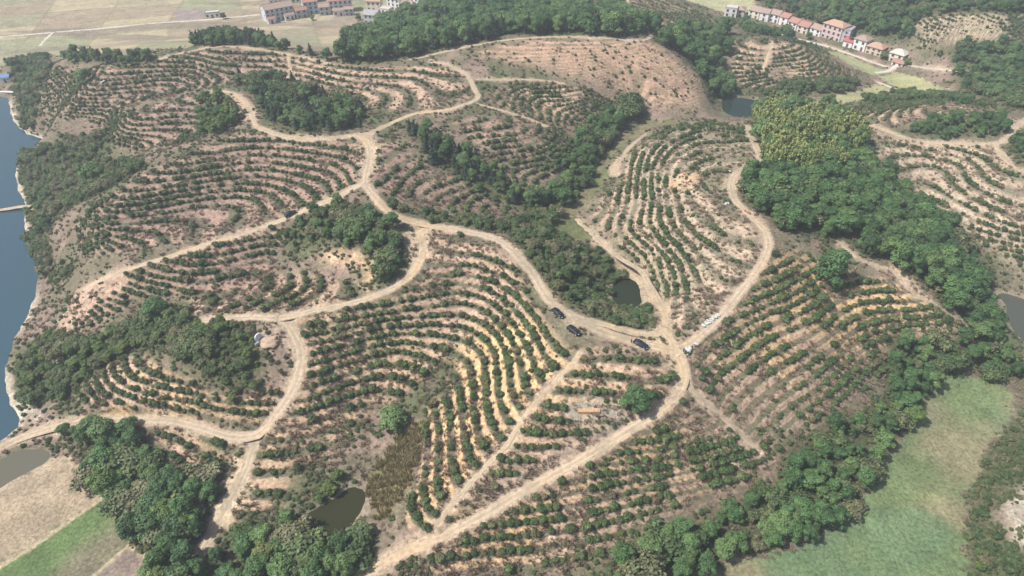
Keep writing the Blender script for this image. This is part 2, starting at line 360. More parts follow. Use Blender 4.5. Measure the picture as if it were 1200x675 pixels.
def dist_line(P, x, y, closed=False, reach=1e9):
    """distance to a polyline and parameter (index) of the nearest point; only within reach"""
    d = np.full(x.shape, 1e9); s = np.zeros(x.shape)
    segs = list(zip(P, np.roll(P, -1, 0))) if closed else list(zip(P[:-1], P[1:]))
    for k, (a, b) in enumerate(segs):
        m = (x > min(a[0], b[0]) - reach) & (x < max(a[0], b[0]) + reach) & (y > min(a[1], b[1]) - reach) & (y < max(a[1], b[1]) + reach)
        idx = np.nonzero(m)
        if not len(idx[0]): continue
        xs, ys = x[idx], y[idx]
        v = b - a; L = max(v @ v, 1e-9)
        t = np.clip(((xs - a[0]) * v[0] + (ys - a[1]) * v[1]) / L, 0, 1)
        dd = np.hypot(xs - a[0] - v[0] * t, ys - a[1] - v[1] * t)
        better = dd < d[idx]
        dn = d[idx]; sn = s[idx]
        dn[better] = dd[better]; sn[better] = (k + t)[better]
        d[idx] = dn; s[idx] = sn
    return d, s

def smooth_line(P, n=5):
    """Catmull-Rom through the points, resampled about every 2.5 m"""
    P = np.array(P, float)
    Q = np.vstack([2 * P[0] - P[1], P, 2 * P[-1] - P[-2]])
    out = []
    for i in range(1, len(Q) - 2):
        L = np.linalg.norm(Q[i + 1] - Q[i]); m = max(2, int(L / 2.5))
        for k in range(m):
            t = k / m
            out.append(0.5 * ((2 * Q[i]) + (-Q[i - 1] + Q[i + 1]) * t + (2 * Q[i - 1] - 5 * Q[i] + 4 * Q[i + 1] - Q[i + 2]) * t * t + (-Q[i - 1] + 3 * Q[i] - 3 * Q[i + 1] + Q[i + 2]) * t ** 3))
    out.append(P[-1])
    return np.array(out)

# ------------------------------------------------------------------ regions (pixel outlines)
# orchard: key, outline, fill (share of bush places taken), size, phrase
ORCH = [
 ('o1', [(350,366),(440,354),(490,335),(560,340),(545,390),(510,430),(470,470),(440,470),(420,500),(390,535),(345,560),(330,590),(250,632),(262,600),(290,560),(300,530),(318,500),(350,450),(358,420),(345,385)], .80, 1.0, 'in the curved terrace rows right of the wide bend road'),
 ('o2', [(545,345),(600,330),(620,343),(655,400),(668,425),(600,507),(530,587),(500,625),(470,615),(495,540),(500,490),(530,450),(545,390)], .93, 1.0, 'in the upright rows left of the diagonal path'),
 ('o3', [(500,285),(520,272),(580,285),(622,330),(600,332),(560,342),(490,335),(502,310)], .55, 1.0, 'on the weedy slope just below the ridge road'),
 ('o4', [(668,428),(680,415),(700,405),(760,420),(790,440),(775,472),(735,497),(640,547),(500,642),(505,625),(535,590),(600,512)], .85, 1.0, 'between the diagonal path and the lower road'),
 ('o5', [(797,470),(830,475),(870,510),(930,530),(900,550),(800,590),(720,640),(640,672),(480,675),(520,640),(600,590),(700,543),(760,500)], .72, 1.0, 'on the terraces below the lower road'),
 ('o6', [(880,330),(905,300),(940,295),(960,310),(1000,328),(1040,325),(1090,352),(1138,385),(1080,398),(1040,395),(1035,440),(960,480),(930,510),(870,505),(805,440),(815,412)], .70, 1.05, 'on the long east slope terraces'),
 ('o7', [(740,270),(780,245),(840,235),(870,255),(893,277),(885,310),(803,393),(785,388),(788,370),(768,330),(725,285)], .72, .95, 'on the round hill above the pond track'),
 ('o8', [(730,215),(738,180),(770,152),(830,142),(870,150),(880,175),(870,192),(850,212),(850,238),(780,245),(740,270),(700,270),(690,245)], .60, .95, 'on the hilltop left of the bamboo grove'),
 ('o9', [(985,142),(1070,168),(1160,170),(1200,215),(1300,300),(1230,330),(1150,285),(1090,245),(1040,195),(1005,170)], .80, .95, 'in the far right curved rows'),
 ('o10', [(1010,115),(1080,108),(1140,115),(1185,135),(1120,132),(1060,137),(1045,148),(1000,135)], .55, .9, 'on the scrubby far right hill'),
 ('o11', [(865,48),(930,43),(960,55),(1010,95),(960,95),(880,105),(855,85)], .65, .9, 'on the small far hill before the village'),
 ('o12', [(560,62),(620,47),(700,47),(770,52),(822,95),(812,125),(760,122),(700,95),(640,80)], .12, .7, 'on the bare reddish hill'),
 ('o13', [(575,100),(650,99),(712,110),(732,125),(700,150),(640,150),(580,125)], .75, .9, 'on the far stepped slope'),
 ('o14', [(530,138),(610,140),(660,150),(672,170),(655,200),(610,218),(590,202),(560,175)], .82, .95, 'in the bowed rows of the middle hill'),
 ('o15', [(438,168),(470,165),(500,200),(560,215),(622,242),(600,264),(540,260),(470,240),(440,215)], .68, .95, 'on the slope north of the ridge road'),
 ('o16', [(55,85),(130,80),(250,58),(340,66),(345,95),(280,90),(240,105),(150,122),(130,145),(45,140)], .86, .85, 'on the far left hill rows'),
 ('o17', [(340,66),(400,78),(450,80),(520,72),(545,95),(550,115),(480,130),(430,125),(380,102),(345,92)], .75, .85, 'on the far ridge rows'),
 ('o18', [(128,142),(165,125),(240,110),(270,110),(292,140),(265,152),(240,165),(190,172),(135,178)], .86, .9, 'on the left hill beside the far dirt road'),
 ('o19', [(285,152),(345,165),(425,166),(425,208),(340,250),(250,277),(150,295),(98,300),(92,260),(130,230),(190,195),(240,170)], .92, .95, 'on the broad left hill above the straight road'),
 ('o20', [(330,262),(330,290),(310,345),(240,345),(160,350),(100,390),(65,395),(85,345),(160,318),(240,292)], .84, .95, 'on the pinkish slope below the straight road'),
 ('o21', [(305,325),(360,318),(425,335),(425,348),(330,362),(230,368),(215,358),(250,345)], .98, 1.05, 'in the dense dark patch above the sandy road'),
 ('o22', [(92,465),(130,425),(165,418),(200,440),(260,470),(315,455),(335,462),(300,492),(240,488),(150,490),(118,482)], .85, 1.0, 'on the orange stepped bank above the dam road'),
 ('o23', [(175,498),(250,508),(290,522),(280,550),(215,562),(190,530)], .75, 1.05, 'on the small bank below the road bend'),
 ('o24', [(1060,30),(1100,18),(1200,15),(1240,70),(1140,48),(1080,58)], .70, .85, 'in the far top right rows'),
 ('o25', [(660,5),(780,-5),(835,20),(832,42),(780,40),(740,22)], .65, .85, 'on the far top hill'),
 ('o26', [(590,286),(605,288),(650,338),(690,366),(680,370),(650,350),(622,318)], .50, .85, 'on the weedy slope between ridge road and valley'),
]
# woods: key, outline, kinds, spacing, (min, max height), phrase
WOODS = [
 ('w1', [(395,72),(415,52),(450,35),(490,20),(530,5),(570,-15),(640,-10),(720,5),(770,38),(735,44),(600,41),(540,53),(490,66),(440,74)], 'bbbbc', 5.8, (8, 12.5), 'in the big wood behind the far ridge'),
 ('w2', [(222,54),(258,42),(300,46),(350,60),(390,70),(340,60),(290,54)], 'ccb', 4.2, (5, 8), 'in the dark row along the far left crest'),
 ('w3', [(72,66),(90,56),(118,66),(122,76),(85,74)], 'ccb', 4.5, (4, 7), 'in the dark clump on the far left crest'),
 ('w4', [(115,68),(180,68),(190,72),(150,78),(118,78)], 'bb', 4.5, (4, 6), 'in the strip behind the far left crest'),
 ('w5', [(14,72),(55,66),(58,82),(48,112),(42,142),(28,145),(18,112)], 'sssb', 3.6, (2, 4.5), 'on the far lake headland'),
 ('w6', [(275,92),(340,96),(400,116),(430,130),(425,152),(360,156),(312,140),(290,106)], 'ccbsc', 4.4, (5, 8), 'in the dark hollow behind the ridge road'),
 ('w7', [(232,120),(262,116),(278,140),(262,158),(235,160)], 'yb', 4.4, (4, 7), 'in the light green thicket by the far dirt road'),
 ('w8', [(22,182),(60,170),(90,160),(135,148),(130,175),(112,195),(165,195),(182,186),(150,212),(112,228),(60,255),(60,300),(92,312),(70,335),(42,312),(32,255)], 'ssbss', 3.6, (1.8, 5.0), 'on the lake side slope'),
 ('w9', [(18,425),(45,398),(95,400),(135,392),(175,368),(235,372),(215,385),(300,385),(300,400),(315,430),(280,468),(235,440),(190,415),(165,408),(125,425),(95,462),(45,475),(22,470)], 'sysyss', 3.4, (1.8, 4.6), 'in the green thicket west of the wide bend road'),
 ('w10', [(72,507),(125,500),(150,507),(185,540),(212,566),(272,562),(255,600),(238,640),(300,628),(345,612),(365,640),(430,640),(420,700),(160,700),(140,610),(118,565)], 'bbsbbbsyb', 4.6, (5, 9.5), 'in the bottom left wood'),
 ('w11', [(350,604),(388,556),(412,560),(382,592)], 'by', 3.6, (3, 5), 'on the left bank of the bottom pond'),
 ('w12', [(338,272),(378,243),(420,238),(458,262),(474,292),(470,326),(442,334),(440,306),(420,290),(385,281),(345,290)], 'bbsbs', 3.8, (3.0, 6.5), 'on the wooded knoll left of the ridge road'),
 ('w13', [(472,146),(498,150),(560,190),(622,226),(652,242),(610,250),(550,222),(488,172)], 'ccb', 4.2, (5, 8), 'in the dark diagonal strip of the middle hill'),
 ('w14', [(590,278),(640,270),(684,288),(716,302),(742,318),(754,330),(745,328),(731,330),(722,342),(727,355),(738,364),(752,354),(760,350),(768,372),(764,386),(740,384),(705,372),(672,358),(650,335),(625,305)], 'sssb', 3.1, (1.6, 3.8), 'around the wooded valley pond'),
 ('w15', [(430,225),(470,240),(540,260),(600,264),(625,245),(650,250),(640,272),(590,275),(510,261),(458,243)], 'ssb', 3.4, (2, 4), 'in the brush north of the ridge road'),
 ('w16', [(655,205),(675,165),(700,140),(735,120),(745,138),(705,180),(685,225),(650,248),(630,240)], 'bsb', 4.2, (4, 7), 'in the gully right of the middle hill'),
 ('w17', [(760,48),(800,36),(850,38),(858,60),(842,80),(862,108),(846,116),(830,104),(800,66)], 'bbb', 5.5, (7, 11), 'in the wood beyond the bare reddish hill'),
 ('w18', [(882,136),(912,124),(985,138),(1008,178),(985,200),(940,215),(900,208),(888,190)], 'pppppb', 3.3, (8, 12.5), 'in the pale bamboo grove'),
 ('w19', [(868,222),(890,204),(940,215),(985,200),(1010,178),(1048,222),(1098,262),(1148,305),(1160,345),(1170,405),(1150,402),(1082,332),(1045,308),(1015,302),(1000,275),(930,275),(890,252)], 'bbbbbs', 4.7, (6.5, 11.5), 'in the green wood along the east ridge'),
 ('w20', [(1045,398),(1172,404),(1200,425),(1240,446),(1180,448),(1130,436),(1098,448),(1078,470),(1060,505),(1035,545),(1000,598),(950,636),(870,645),(800,685),(700,690),(740,645),(820,605),(920,560),(960,505),(1030,470)], 'bsbbb', 4.2, (4.0, 8), 'in the wood along the marsh'),
 ('w21', [(1142,570),(1165,528),(1192,480),(1204,460),(1260,470),(1260,560),(1180,570),(1165,610),(1190,640),(1230,690),(1138,700),(1134,620)], 'sss', 3.4, (1.0, 2.3), 'in the scrub right of the marsh'),
 ('w22', [(1060,152),(1085,142),(1130,140),(1180,136),(1180,160),(1090,164)], 'bb', 4.4, (4, 6), 'in the hedge strip behind the far right road'),
 ('w23', [(1178,172),(1200,155),(1260,200),(1215,205)], 'bb', 4.6, (4, 7), 'at the far right road fork'),
 ('w24', [(885,0),(930,-20),(1200,-25),(1330,110),(1200,130),(1130,108),(1112,66),(1075,58),(1020,40),(985,30),(940,22),(905,14)], 'bbbs', 5.4, (5, 9), 'on the far top right hillside'),
 ('w25', [(862,26),(895,32),(940,46),(925,47),(880,40)], 'bb', 4.4, (4, 7), 'in front of the white village row'),
 ('w26', [(930,92),(1010,97),(1000,106),(900,114),(890,108)], 'bs', 4.0, (3, 5), 'at the foot of the small far hill'),
 ('w27', [(1008,118),(1040,112),(1075,106),(1120,112),(1160,122),(1150,126),(1100,118),(1030,122)], 'bs', 5.0, (3, 5), 'on the crest of the far right hill'),
]
# single trees: pixel of the base, height, width factor, kind, label
SINGLES = [
 (873,27, 6.0, 1.1,'b','green tree at the left end of the white village row'),
 (947,46, 5.0, 1.2,'b','green tree before the house left of the tall pink house'),
 (996,53, 6.5, 1.0,'b','green tree behind the small crimson roofed house'),
 (1034,70, 5.5, 1.2,'b','green tree between the tan house and the last cream house'),
 (420,24, 5.5, 1.1,'b','green tree left of the grey gabled house in the left village'),
 (366,24, 4.0, 1.2,'y','small light green tree before the middle of the left village'),
 (1062,76, 5.0, 1.2,'b','green tree at the right end of the right village'),
 (262,22, 5.0, 1.2,'b','green tree right of the lone white shed by the far road'),
 (746,476, 6.8, 1.65,'b','bright green round tree standing alone beside the lower road'),
 (970,330, 14.0, .98,'b','tall round green tree alone on the east slope below the wood'),
 (462,500, 7.5, 1.5,'b','dark green tree at the head of the reed gully'),
 (186,372, 8.5, 1.45,'b','tall dark tree on the slope below the straight road'),
 (113,216, 11.0, 1.2,'b','large dark tree in the left valley casting a long shadow'),
 (100,97, 8.0, 1.4,'b','dark round tree on the far left terraces'),
 (17,80, 8.0, 1.3,'b','dark round tree on the far lake shore'),
 (1066,494, 6.0, 1.3,'y','yellowish tree at the edge of the marsh'),
 (75,468, 3.5, 1.3,'y','bright green bush tree above the dam road'),
 (1145,668, 3.0, 1.1,'y','small yellow green tree in the scrub right of the marsh'),
 (222,618, 7.5, 1.3,'y','bright green tree in the bottom left wood'),
]
BARE = [
 ([(735,478),(747,491),(700,517),(650,545),(600,572),(555,599),(546,590),(600,560),(650,533),(690,510)], (0.46,0.35,0.28)),
 ([(652,366),(672,377),(700,390),(735,403),(700,394),(670,384)], (0.44,0.34,0.24)),  # eroded or bare patches: outline, colour
 ([(375,298),(395,288),(430,300),(432,316),(410,313)], (0.47,0.33,0.22)),
 ([(425,305),(438,308),(436,345),(424,345)], (0.47,0.34,0.20)),
 ([(782,212),(800,202),(825,206),(815,214),(800,225)], (0.52,0.35,0.22)),
 ([(1040,305),(1060,310),(1075,335),(1095,352),(1080,348),(1050,325)], (0.46,0.36,0.25)),
 ([(120,478),(155,488),(190,484),(200,490),(130,497)], (0.50,0.34,0.17)),
 ([(480,640),(520,622),(560,600),(600,582),(560,612),(500,645)], (0.50,0.34,0.18)),
 ([(745,398),(790,398),(815,405),(812,430),(800,440),(785,430),(770,412)], (0.50,0.39,0.26)),
 ([(425,205),(445,200),(450,170),(436,160),(425,170)], (0.42,0.32,0.22)),
 ([(480,265),(505,268),(512,290),(490,322),(478,320),(482,290)], (0.47,0.37,0.26)),
 ([(660,470),(720,468),(735,490),(700,500),(660,498)], (0.30,0.27,0.21)),
 ([(300,375),(325,372),(330,400),(315,420),(300,405)], (0.34,0.26,0.20)),
 ([(240,600),(262,560),(285,530),(300,560),(280,600),(245,635)], (0.50,0.40,0.27)),
 ([(100,330),(140,318),(150,330),(110,360),(75,395),(65,385)], (0.42,0.30,0.22)),
 ([(1060,385),(1138,384),(1140,392),(1060,396)], (0.46,0.34,0.25)),
 ([(1175,590),(1200,570),(1260,560),(1260,640),(1190,640)], (0.45,0.40,0.31)),
 ([(20,472),(42,472),(52,494),(40,496),(34,482),(14,492)], (0.56,0.50,0.40)),
]
FIELDS = [  # name, label, outline, base colour, second colour
 ('marsh', 'green and brown grassy marsh at the lower right', [(1078,470),(1098,448),(1130,438),(1175,448),(1190,478),(1156,530),(1138,575),(1130,620),(1134,720),(780,720),(850,655),(940,640),(1000,600),(1040,545),(1060,505)], (0.132,0.172,0.078), (0.24,0.19,0.125)),
 ('drained_field', 'bare brown drained field at the bottom left', [(-80,590),(30,558),(65,535),(80,533),(112,560),(125,580),(90,605),(40,640),(0,665),(-80,700)], (0.33,0.26,0.18), (0.27,0.22,0.15)),
 ('crop_field', 'green and brown crop field in the bottom left corner', [(125,580),(145,610),(160,650),(130,720),(-80,720),(-80,700),(0,665),(40,640),(90,605)], (0.105,0.155,0.06), (0.17,0.155,0.10)),
 ('stubble_field', 'brown stubble patch beside the bottom left wood', [(150,640),(172,655),(175,720),(95,720),(110,675)], (0.24,0.18,0.14), (0.20,0.16,0.13)),
 ('dry_field', 'tan dry fields across the far plain', [(-300,-40),(540,-40),(520,5),(440,32),(400,62),(350,60),(300,44),(255,42),(225,55),(120,66),(60,62),(10,75),(-300,90)], (0.36,0.305,0.20), (0.29,0.235,0.165)),
 ('ploughed_field', 'mauve brown ploughed rectangle beside the far field road', [(203,13),(238,10.5),(262,17),(262,20),(206,24.5)], (0.25,0.205,0.185), (0.22,0.18,0.165)),
 ('grass_field', 'pale yellow green field behind the far houses', [(790,-5),(820,-20),(900,-25),(880,15),(868,16),(845,14)], (0.34,0.33,0.19), (0.31,0.30,0.18)),
 ('grass_field', 'pale green strip field below the right hand village', [(962,58),(985,62),(1042,84),(1025,88),(1005,82)], (0.30,0.30,0.16), (0.27,0.28,0.15)),
 ('grass_field', 'pale green field between the two village lanes', [(1028,90),(1050,84),(1075,90),(1115,104),(1085,108),(1060,105)], (0.31,0.305,0.16), (0.27,0.28,0.15)),
 ('grass_field', 'long pale field below the small far hill', [(955,118),(1000,108),(1030,98),(1058,108),(1040,114),(1010,116),(985,124)], (0.31,0.30,0.16), (0.27,0.27,0.15)),
 ('valley_meadow', 'olive grassy valley floor between the middle hill and the round hill', [(640,266),(672,236),(696,205),(722,165),(755,143),(790,140),(800,146),(760,152),(730,170),(714,190),(712,208),(692,236),(676,252),(690,268),(700,282),(670,278)], (0.17,0.15,0.085), (0.12,0.13,0.06)),
 ('reed_bed', 'brown reed bed filling the gully above the bottom pond', [(430,560),(450,530),(475,500),(495,498),(492,530),(470,580),(450,610),(436,595)], (0.23,0.18,0.09), (0.16,0.16,0.07)),
]

# ------------------------------------------------------------------ masks on a 2 m grid
MS = 2.0
mx = np.arange(GX0, GX1 + .1, MS); my = np.arange(GY0, GY1 + .1, MS)
MX, MY = np.meshgrid(mx, my, indexing='ij')
wobx = (fbm(N1, MX, MY, 14) - .5) * 9; woby = (fbm(N2, MX, MY, 14) - .5) * 9

def mask_of(poly, wob=1.0, sig=.7):
    m = inside(wpoly(poly), MX + wobx * wob, MY + woby * wob).astype(float)
    return blur(m, sig) if sig else m

def bil(grid, x, y, gs=MS):
    u = np.clip((x - GX0) / gs, 0, grid.shape[0] - 1.001); v = np.clip((y - GY0) / gs, 0, grid.shape[1] - 1.001)
    i = u.astype(int); j = v.astype(int); a = u - i; b = v - j
    return (grid[i, j] * (1 - a) + grid[i + 1, j] * a) * (1 - b) + (grid[i, j + 1] * (1 - a) + grid[i + 1, j + 1] * a) * b

orch_id = np.full(MX.shape, -1)
for k, o in enumerate(ORCH):
    orch_id[mask_of(o[1], .35, 0) > .5] = k
wood_id = np.full(MX.shape, -1)
for k, w in enumerate(WOODS):
    wood_id[mask_of(w[1], .5, 0) > .5] = k
for k, o in enumerate(ORCH):      # far orchards cut out of the far wood
    if o[0] in ('o24', 'o25'): wood_id[orch_id == k] = -1
orch_id[wood_id >= 0] = -1
field_id = np.full(MX.shape, -1)
for k, f in enumerate(FIELDS):
    field_id[mask_of(f[2], .25, 0) > .5] = k
wood_id[(field_id >= 0)] = -1
orch_id[field_id >= 0] = -1
ORCH_M = blur((orch_id >= 0).astype(float), .8)
WOOD_M = blur((wood_id >= 0).astype(float), .9)
FIELD_M = blur((field_id >= 0).astype(float), .5)
BARE_M = np.zeros(MX.shape); BARE_C = np.zeros(MX.shape + (3,)) + .4
for poly, c in BARE:
    m = mask_of(poly, .5, .6)
    BARE_C[m > .02] = c
    BARE_M = np.maximum(BARE_M, m)
D_RED = mask_of(ORCH[11][1], .4, 2.0)
PINK = np.zeros(MX.shape)
for k in ('o20', 'o16', 'o19', 'o18', 'o14', 'o15'):
    PINK = np.maximum(PINK, mask_of([o for o in ORCH if o[0] == k][0][1], .5, 2.0))
PALE = np.zeros(MX.shape)
for k in ('o9', 'o24', 'o7', 'o8'):
    PALE = np.maximum(PALE, mask_of([o for o in ORCH if o[0] == k][0][1], .5, 2.0))
ORANGE = np.zeros(MX.shape)
for k in ('o22', 'o5', 'o2', 'o6'):
    ORANGE = np.maximum(ORANGE, mask_of([o for o in ORCH if o[0] == k][0][1], .5, 2.0))

# roads and waters in world space
ROADW = []
for nm, hw, lab, line in ROADS:
    hw *= .74
    p = unproject(np.array([l[0] for l in line], float), np.array([l[1] for l in line], float))
    P = smooth_line(p)
    z = base(P[:, 0], P[:, 1])
    for _ in range(6):
        z[1:-1] = (z[:-2] + z[1:-1] + z[2:]) / 3
    ROADW.append((nm, hw, lab, P, z))
WATERW = [(nm, lab, lev, pix_at_z(np.array([p[0] for p in line], float), np.array([p[1] for p in line], float), lev)) for nm, lab, lev, line in WATERS]
def wobble_poly(P, lev):
    out = []
    for a, b in zip(P, np.roll(P, -1, 0)):
        n = max(1, int(np.hypot(*(b - a)) / (2.0 if len(P) < 16 else 5.0)))
        for k in range(n): out.append(a + (b - a) * k / n)
    out = np.array(out)
    for _ in range(3):
        out = (np.roll(out, 1, 0) + 2 * out + np.roll(out, -1, 0)) / 4
    return out
WATERW = [(nm, lab, lev, wobble_poly(P, lev)) for nm, lab, lev, P in WATERW]

STEP = 1.0 * ZK

ROW_D = np.ones(MX.shape)      # how many rows to one traced level
for k, o in enumerate(ORCH):
    d_ = {'o12': 1.6, 'o13': 1.4, 'o14': 1.25, 'o15': 1.2, 'o16': 1.2, 'o17': 1.4, 'o18': 1.3, 'o19': 1.2, 'o20': 1.25, 'o11': 1.25, 'o10': 1.3}.get(o[0], 1.0)
    ROW_D[mask_of(o[1], .35, 2.0) > .02] = d_

def row_density(x, y):
    i = np.clip(((x - GX0) / MS + .5).astype(int), 0, MX.shape[0] - 1); j = np.clip(((y - GY0) / MS + .5).astype(int), 0, MX.shape[1] - 1)
    return ROW_D[i, j]

def row_phase(zs, x, y):
    q = zs / STEP * row_density(x, y) + (fbm(N3, x, y, 30, 2) - .5) * .2
    k = np.round(q)
    return q, q - k

def stripes(x, y, f):
    """runnels down the terrace banks: noise read where the fall line crosses the row"""
    e = 1.5
    gx_ = (base(x + e, y) - base(x - e, y)) / (2 * e); gy_ = (base(x, y + e) - base(x, y - e)) / (2 * e)
    g2 = gx_ ** 2 + gy_ ** 2 + .004
    k = np.clip(f * STEP / row_density(x, y) / g2, -25, 25)
    return .6 * N1(x - gx_ * k + 11, y - gy_ * k, 1.5) + .4 * N2(x - gx_ * k, y - gy_ * k + 7, .8)

def terrain(x, y, want=False):
    x = np.asarray(x, float); y = np.asarray(y, float)
    zs = base(x, y)
    m = bil(ORCH_M, x, y)
    q, f = row_phase(zs, x, y)
    af = np.abs(f)
    g = np.where(af < .28, -.10 * af, -.028 + (af - .28) / .22 * (.5 + .028)) * np.sign(f)
    zt = zs + (g - f) * STEP / row_density(x, y) * m
    stripe = stripes(x, y, f) if want else None
    if want: zt = zt + (stripe - .5) * .35 * m * sstep(.26, .36, af)
    flatm = np.clip(bil(FIELD_M, x, y), 0, 1)
    rough = (fbm(N1, x, y, 9, 4) - .5) * 1.1 + (fbm(N4, x, y, 1.7, 2) - .5) * .35
    far = sstep(600, 1500, np.hypot(x, y))
    z = zt + rough * (1 - flatm * .93) * (1 - .45 * m)
    z = z * 1.0 + far * (fbm(N2, x, y, 900, 3) - .45) * 40 * sstep(900, 2500, np.hypot(x, y))
    droad = np.full(x.shape, 1e9)
    zr = np.zeros(x.shape); hwn = np.zeros(x.shape)
    for nm, hw, lab, P, zz in ROADW:
        d, s = dist_line(P, x, y, reach=hw + 6)
        near = d < hw + 5
        if not near.any(): continue
        i = np.minimum(s.astype(int), len(zz) - 2); t = s - i
        zl = zz[i] * (1 - t) + zz[i + 1] * t
        w = 1 - sstep(hw * .95, hw + 1.6 + hw * .3, d)
        z = np.where(near, z * (1 - w) + (zl + .02) * w, z)
        core = 1 - sstep(hw * .70, hw * 1.0, d + (N4(x, y, 1.6) - .5) * 1.5 + (N1(x, y, 7) - .5) * .8)
        z = np.where(near, z - .22 * core, z)
        e = d - hw
        upd = e < droad
        droad = np.where(upd, e, droad)
    dw = np.full(x.shape, 1e9)
    for nm, lab, lev, P in WATERW:
        d, _ = dist_line(P, x, y, closed=True, reach=14)
        ins = inside(P, x, y)
        nz = (fbm(N2, x, y, 6, 3) - .5) * 2.2
        sd = np.where(ins, -d, d) + nz
        blendw = 1 - sstep(2.0, 9.0, sd)
        shore = lev + np.where(sd > 0, sd * .22, np.maximum(sd * .35, -2.2))
        near = (d < 14) | ins
        z = np.where(near, z * (1 - blendw) + shore * blendw, z)
        dw = np.where(near, np.minimum(dw, sd), dw)
    if want:
        return z, dict(zs=zs, f=f, m=m, droad=droad, dw=dw, stripe=stripe)
    return z

# ------------------------------------------------------------------ helpers for objects and materials
def tag(o, label=None, cat=None, group=None, kind=None):
    if label: o['label'] = label
    if cat: o['category'] = cat
    if group: o['group'] = group
    if kind: o['kind'] = kind
    return o

def link(name, mesh, parent=None):
    o = bpy.data.objects.new(name, mesh)
    COL.objects.link(o)
    if parent: o.parent = parent
    return o

def empty(name, loc, rz=0):
    o = bpy.data.objects.new(name, None); COL.objects.link(o)
    o.location = loc; o.rotation_euler = (0, 0, rz); o.empty_display_size = .3
    return o

def mat(name, col, rough=.85, spec=.2):
    m = bpy.data.materials.new(name); m.use_nodes = True
    b = m.node_tree.nodes['Principled BSDF']
    b.inputs['Base Color'].default_value = (*col, 1)
    b.inputs['Roughness'].default_value = rough
    b.inputs['Specular IOR Level'].default_value = spec
    return m

def noise_mat(name, c1, c2, scale, rough=.85, spec=.2, bump=0.0, detail=6):
    m = mat(name, c1, rough, spec); nt = m.node_tree; b = nt.nodes['Principled BSDF']
    tc = nt.nodes.new('ShaderNodeTexCoord')
    n = nt.nodes.new('ShaderNodeTexNoise'); n.inputs['Scale'].default_value = scale; n.inputs['Detail'].default_value = detail
    r = nt.nodes.new('ShaderNodeMix'); r.data_type = 'RGBA'
    r.inputs[6].default_value = (*c1, 1); r.inputs[7].default_value = (*c2, 1)
    mr = nt.nodes.new('ShaderNodeMapRange'); mr.inputs[1].default_value = .35; mr.inputs[2].default_value = .65
    nt.links.new(tc.outputs['Object'], n.inputs['Vector'])
    nt.links.new(n.outputs[0], mr.inputs[0]); nt.links.new(mr.outputs[0], r.inputs[0])
    nt.links.new(r.outputs[2], b.inputs['Base Color'])
    if bump:
        bp = nt.nodes.new('ShaderNodeBump'); bp.inputs['Strength'].default_value = bump
        nt.links.new(n.outputs[0], bp.inputs['Height']); nt.links.new(bp.outputs[0], b.inputs['Normal'])
    return m

def leaf_mat(name, c1, c2, c3, rough=.6):
    """colour varies from plant to plant (object random) and from leaf clump to leaf clump"""
    m = mat(name, c1, rough, .25); nt = m.node_tree; b = nt.nodes['Principled BSDF']
    oi = nt.nodes.new('ShaderNodeObjectInfo')
    ramp = nt.nodes.new('ShaderNodeValToRGB')
    e = ramp.color_ramp.elements
    e[0].position = 0.0; e[0].color = (*c1, 1); e[1].position = 1.0; e[1].color = (*c3, 1)
    mid = e.new(.55); mid.color = (*c2, 1)
    at = nt.nodes.new('ShaderNodeAttribute'); at.attribute_name = 'tint'
    mul = nt.nodes.new('ShaderNodeMix'); mul.data_type = 'RGBA'; mul.blend_type = 'MULTIPLY'; mul.inputs[0].default_value = 1
    nt.links.new(oi.outputs['Random'], ramp.inputs[0])
    nt.links.new(ramp.outputs[0], mul.inputs[6]); nt.links.new(at.outputs['Color'], mul.inputs[7])
    nt.links.new(mul.outputs[2], b.inputs['Base Color'])
    return m

def ground_mat(name, rough=.95):
    m = mat(name, (.3, .25, .2), rough, .1); nt = m.node_tree; b = nt.nodes['Principled BSDF']
    at = nt.nodes.new('ShaderNodeAttribute'); at.attribute_name = 'Col'
    geo = nt.nodes.new('ShaderNodeNewGeometry')
    n1 = nt.nodes.new('ShaderNodeTexNoise'); n1.inputs['Scale'].default_value = 1.1; n1.inputs['Detail'].default_value = 8; n1.inputs['Roughness'].default_value = .7
    n2 = nt.nodes.new('ShaderNodeTexNoise'); n2.inputs['Scale'].default_value = .16; n2.inputs['Detail'].default_value = 4
    m1 = nt.nodes.new('ShaderNodeMapRange'); m1.inputs[1].default_value = .28; m1.inputs[2].default_value = .72; m1.inputs[3].default_value = .42; m1.inputs[4].default_value = 1.6
    m2 = nt.nodes.new('ShaderNodeMapRange'); m2.inputs[1].default_value = .3; m2.inputs[2].default_value = .7; m2.inputs[3].default_value = .85; m2.inputs[4].default_value = 1.15
    mu = nt.nodes.new('ShaderNodeMath'); mu.operation = 'MULTIPLY'
    vm = nt.nodes.new('ShaderNodeVectorMath'); vm.operation = 'SCALE'
    nt.links.new(geo.outputs['Position'], n1.inputs['Vector']); nt.links.new(geo.outputs['Position'], n2.inputs['Vector'])
    nt.links.new(n1.outputs[0], m1.inputs[0]); nt.links.new(n2.outputs[0], m2.inputs[0])
    nt.links.new(m1.outputs[0], mu.inputs[0]); nt.links.new(m2.outputs[0], mu.inputs[1])
    nt.links.new(at.outputs['Color'], vm.inputs[0]); nt.links.new(mu.outputs[0], vm.inputs['Scale'])
    nt.links.new(vm.outputs[0], b.inputs['Base Color'])
    bp = nt.nodes.new('ShaderNodeBump'); bp.inputs['Strength'].default_value = .7; bp.inputs['Distance'].default_value = .5
    nt.links.new(n1.outputs[0], bp.inputs['Height']); nt.links.new(bp.outputs[0], b.inputs['Normal'])
    return m

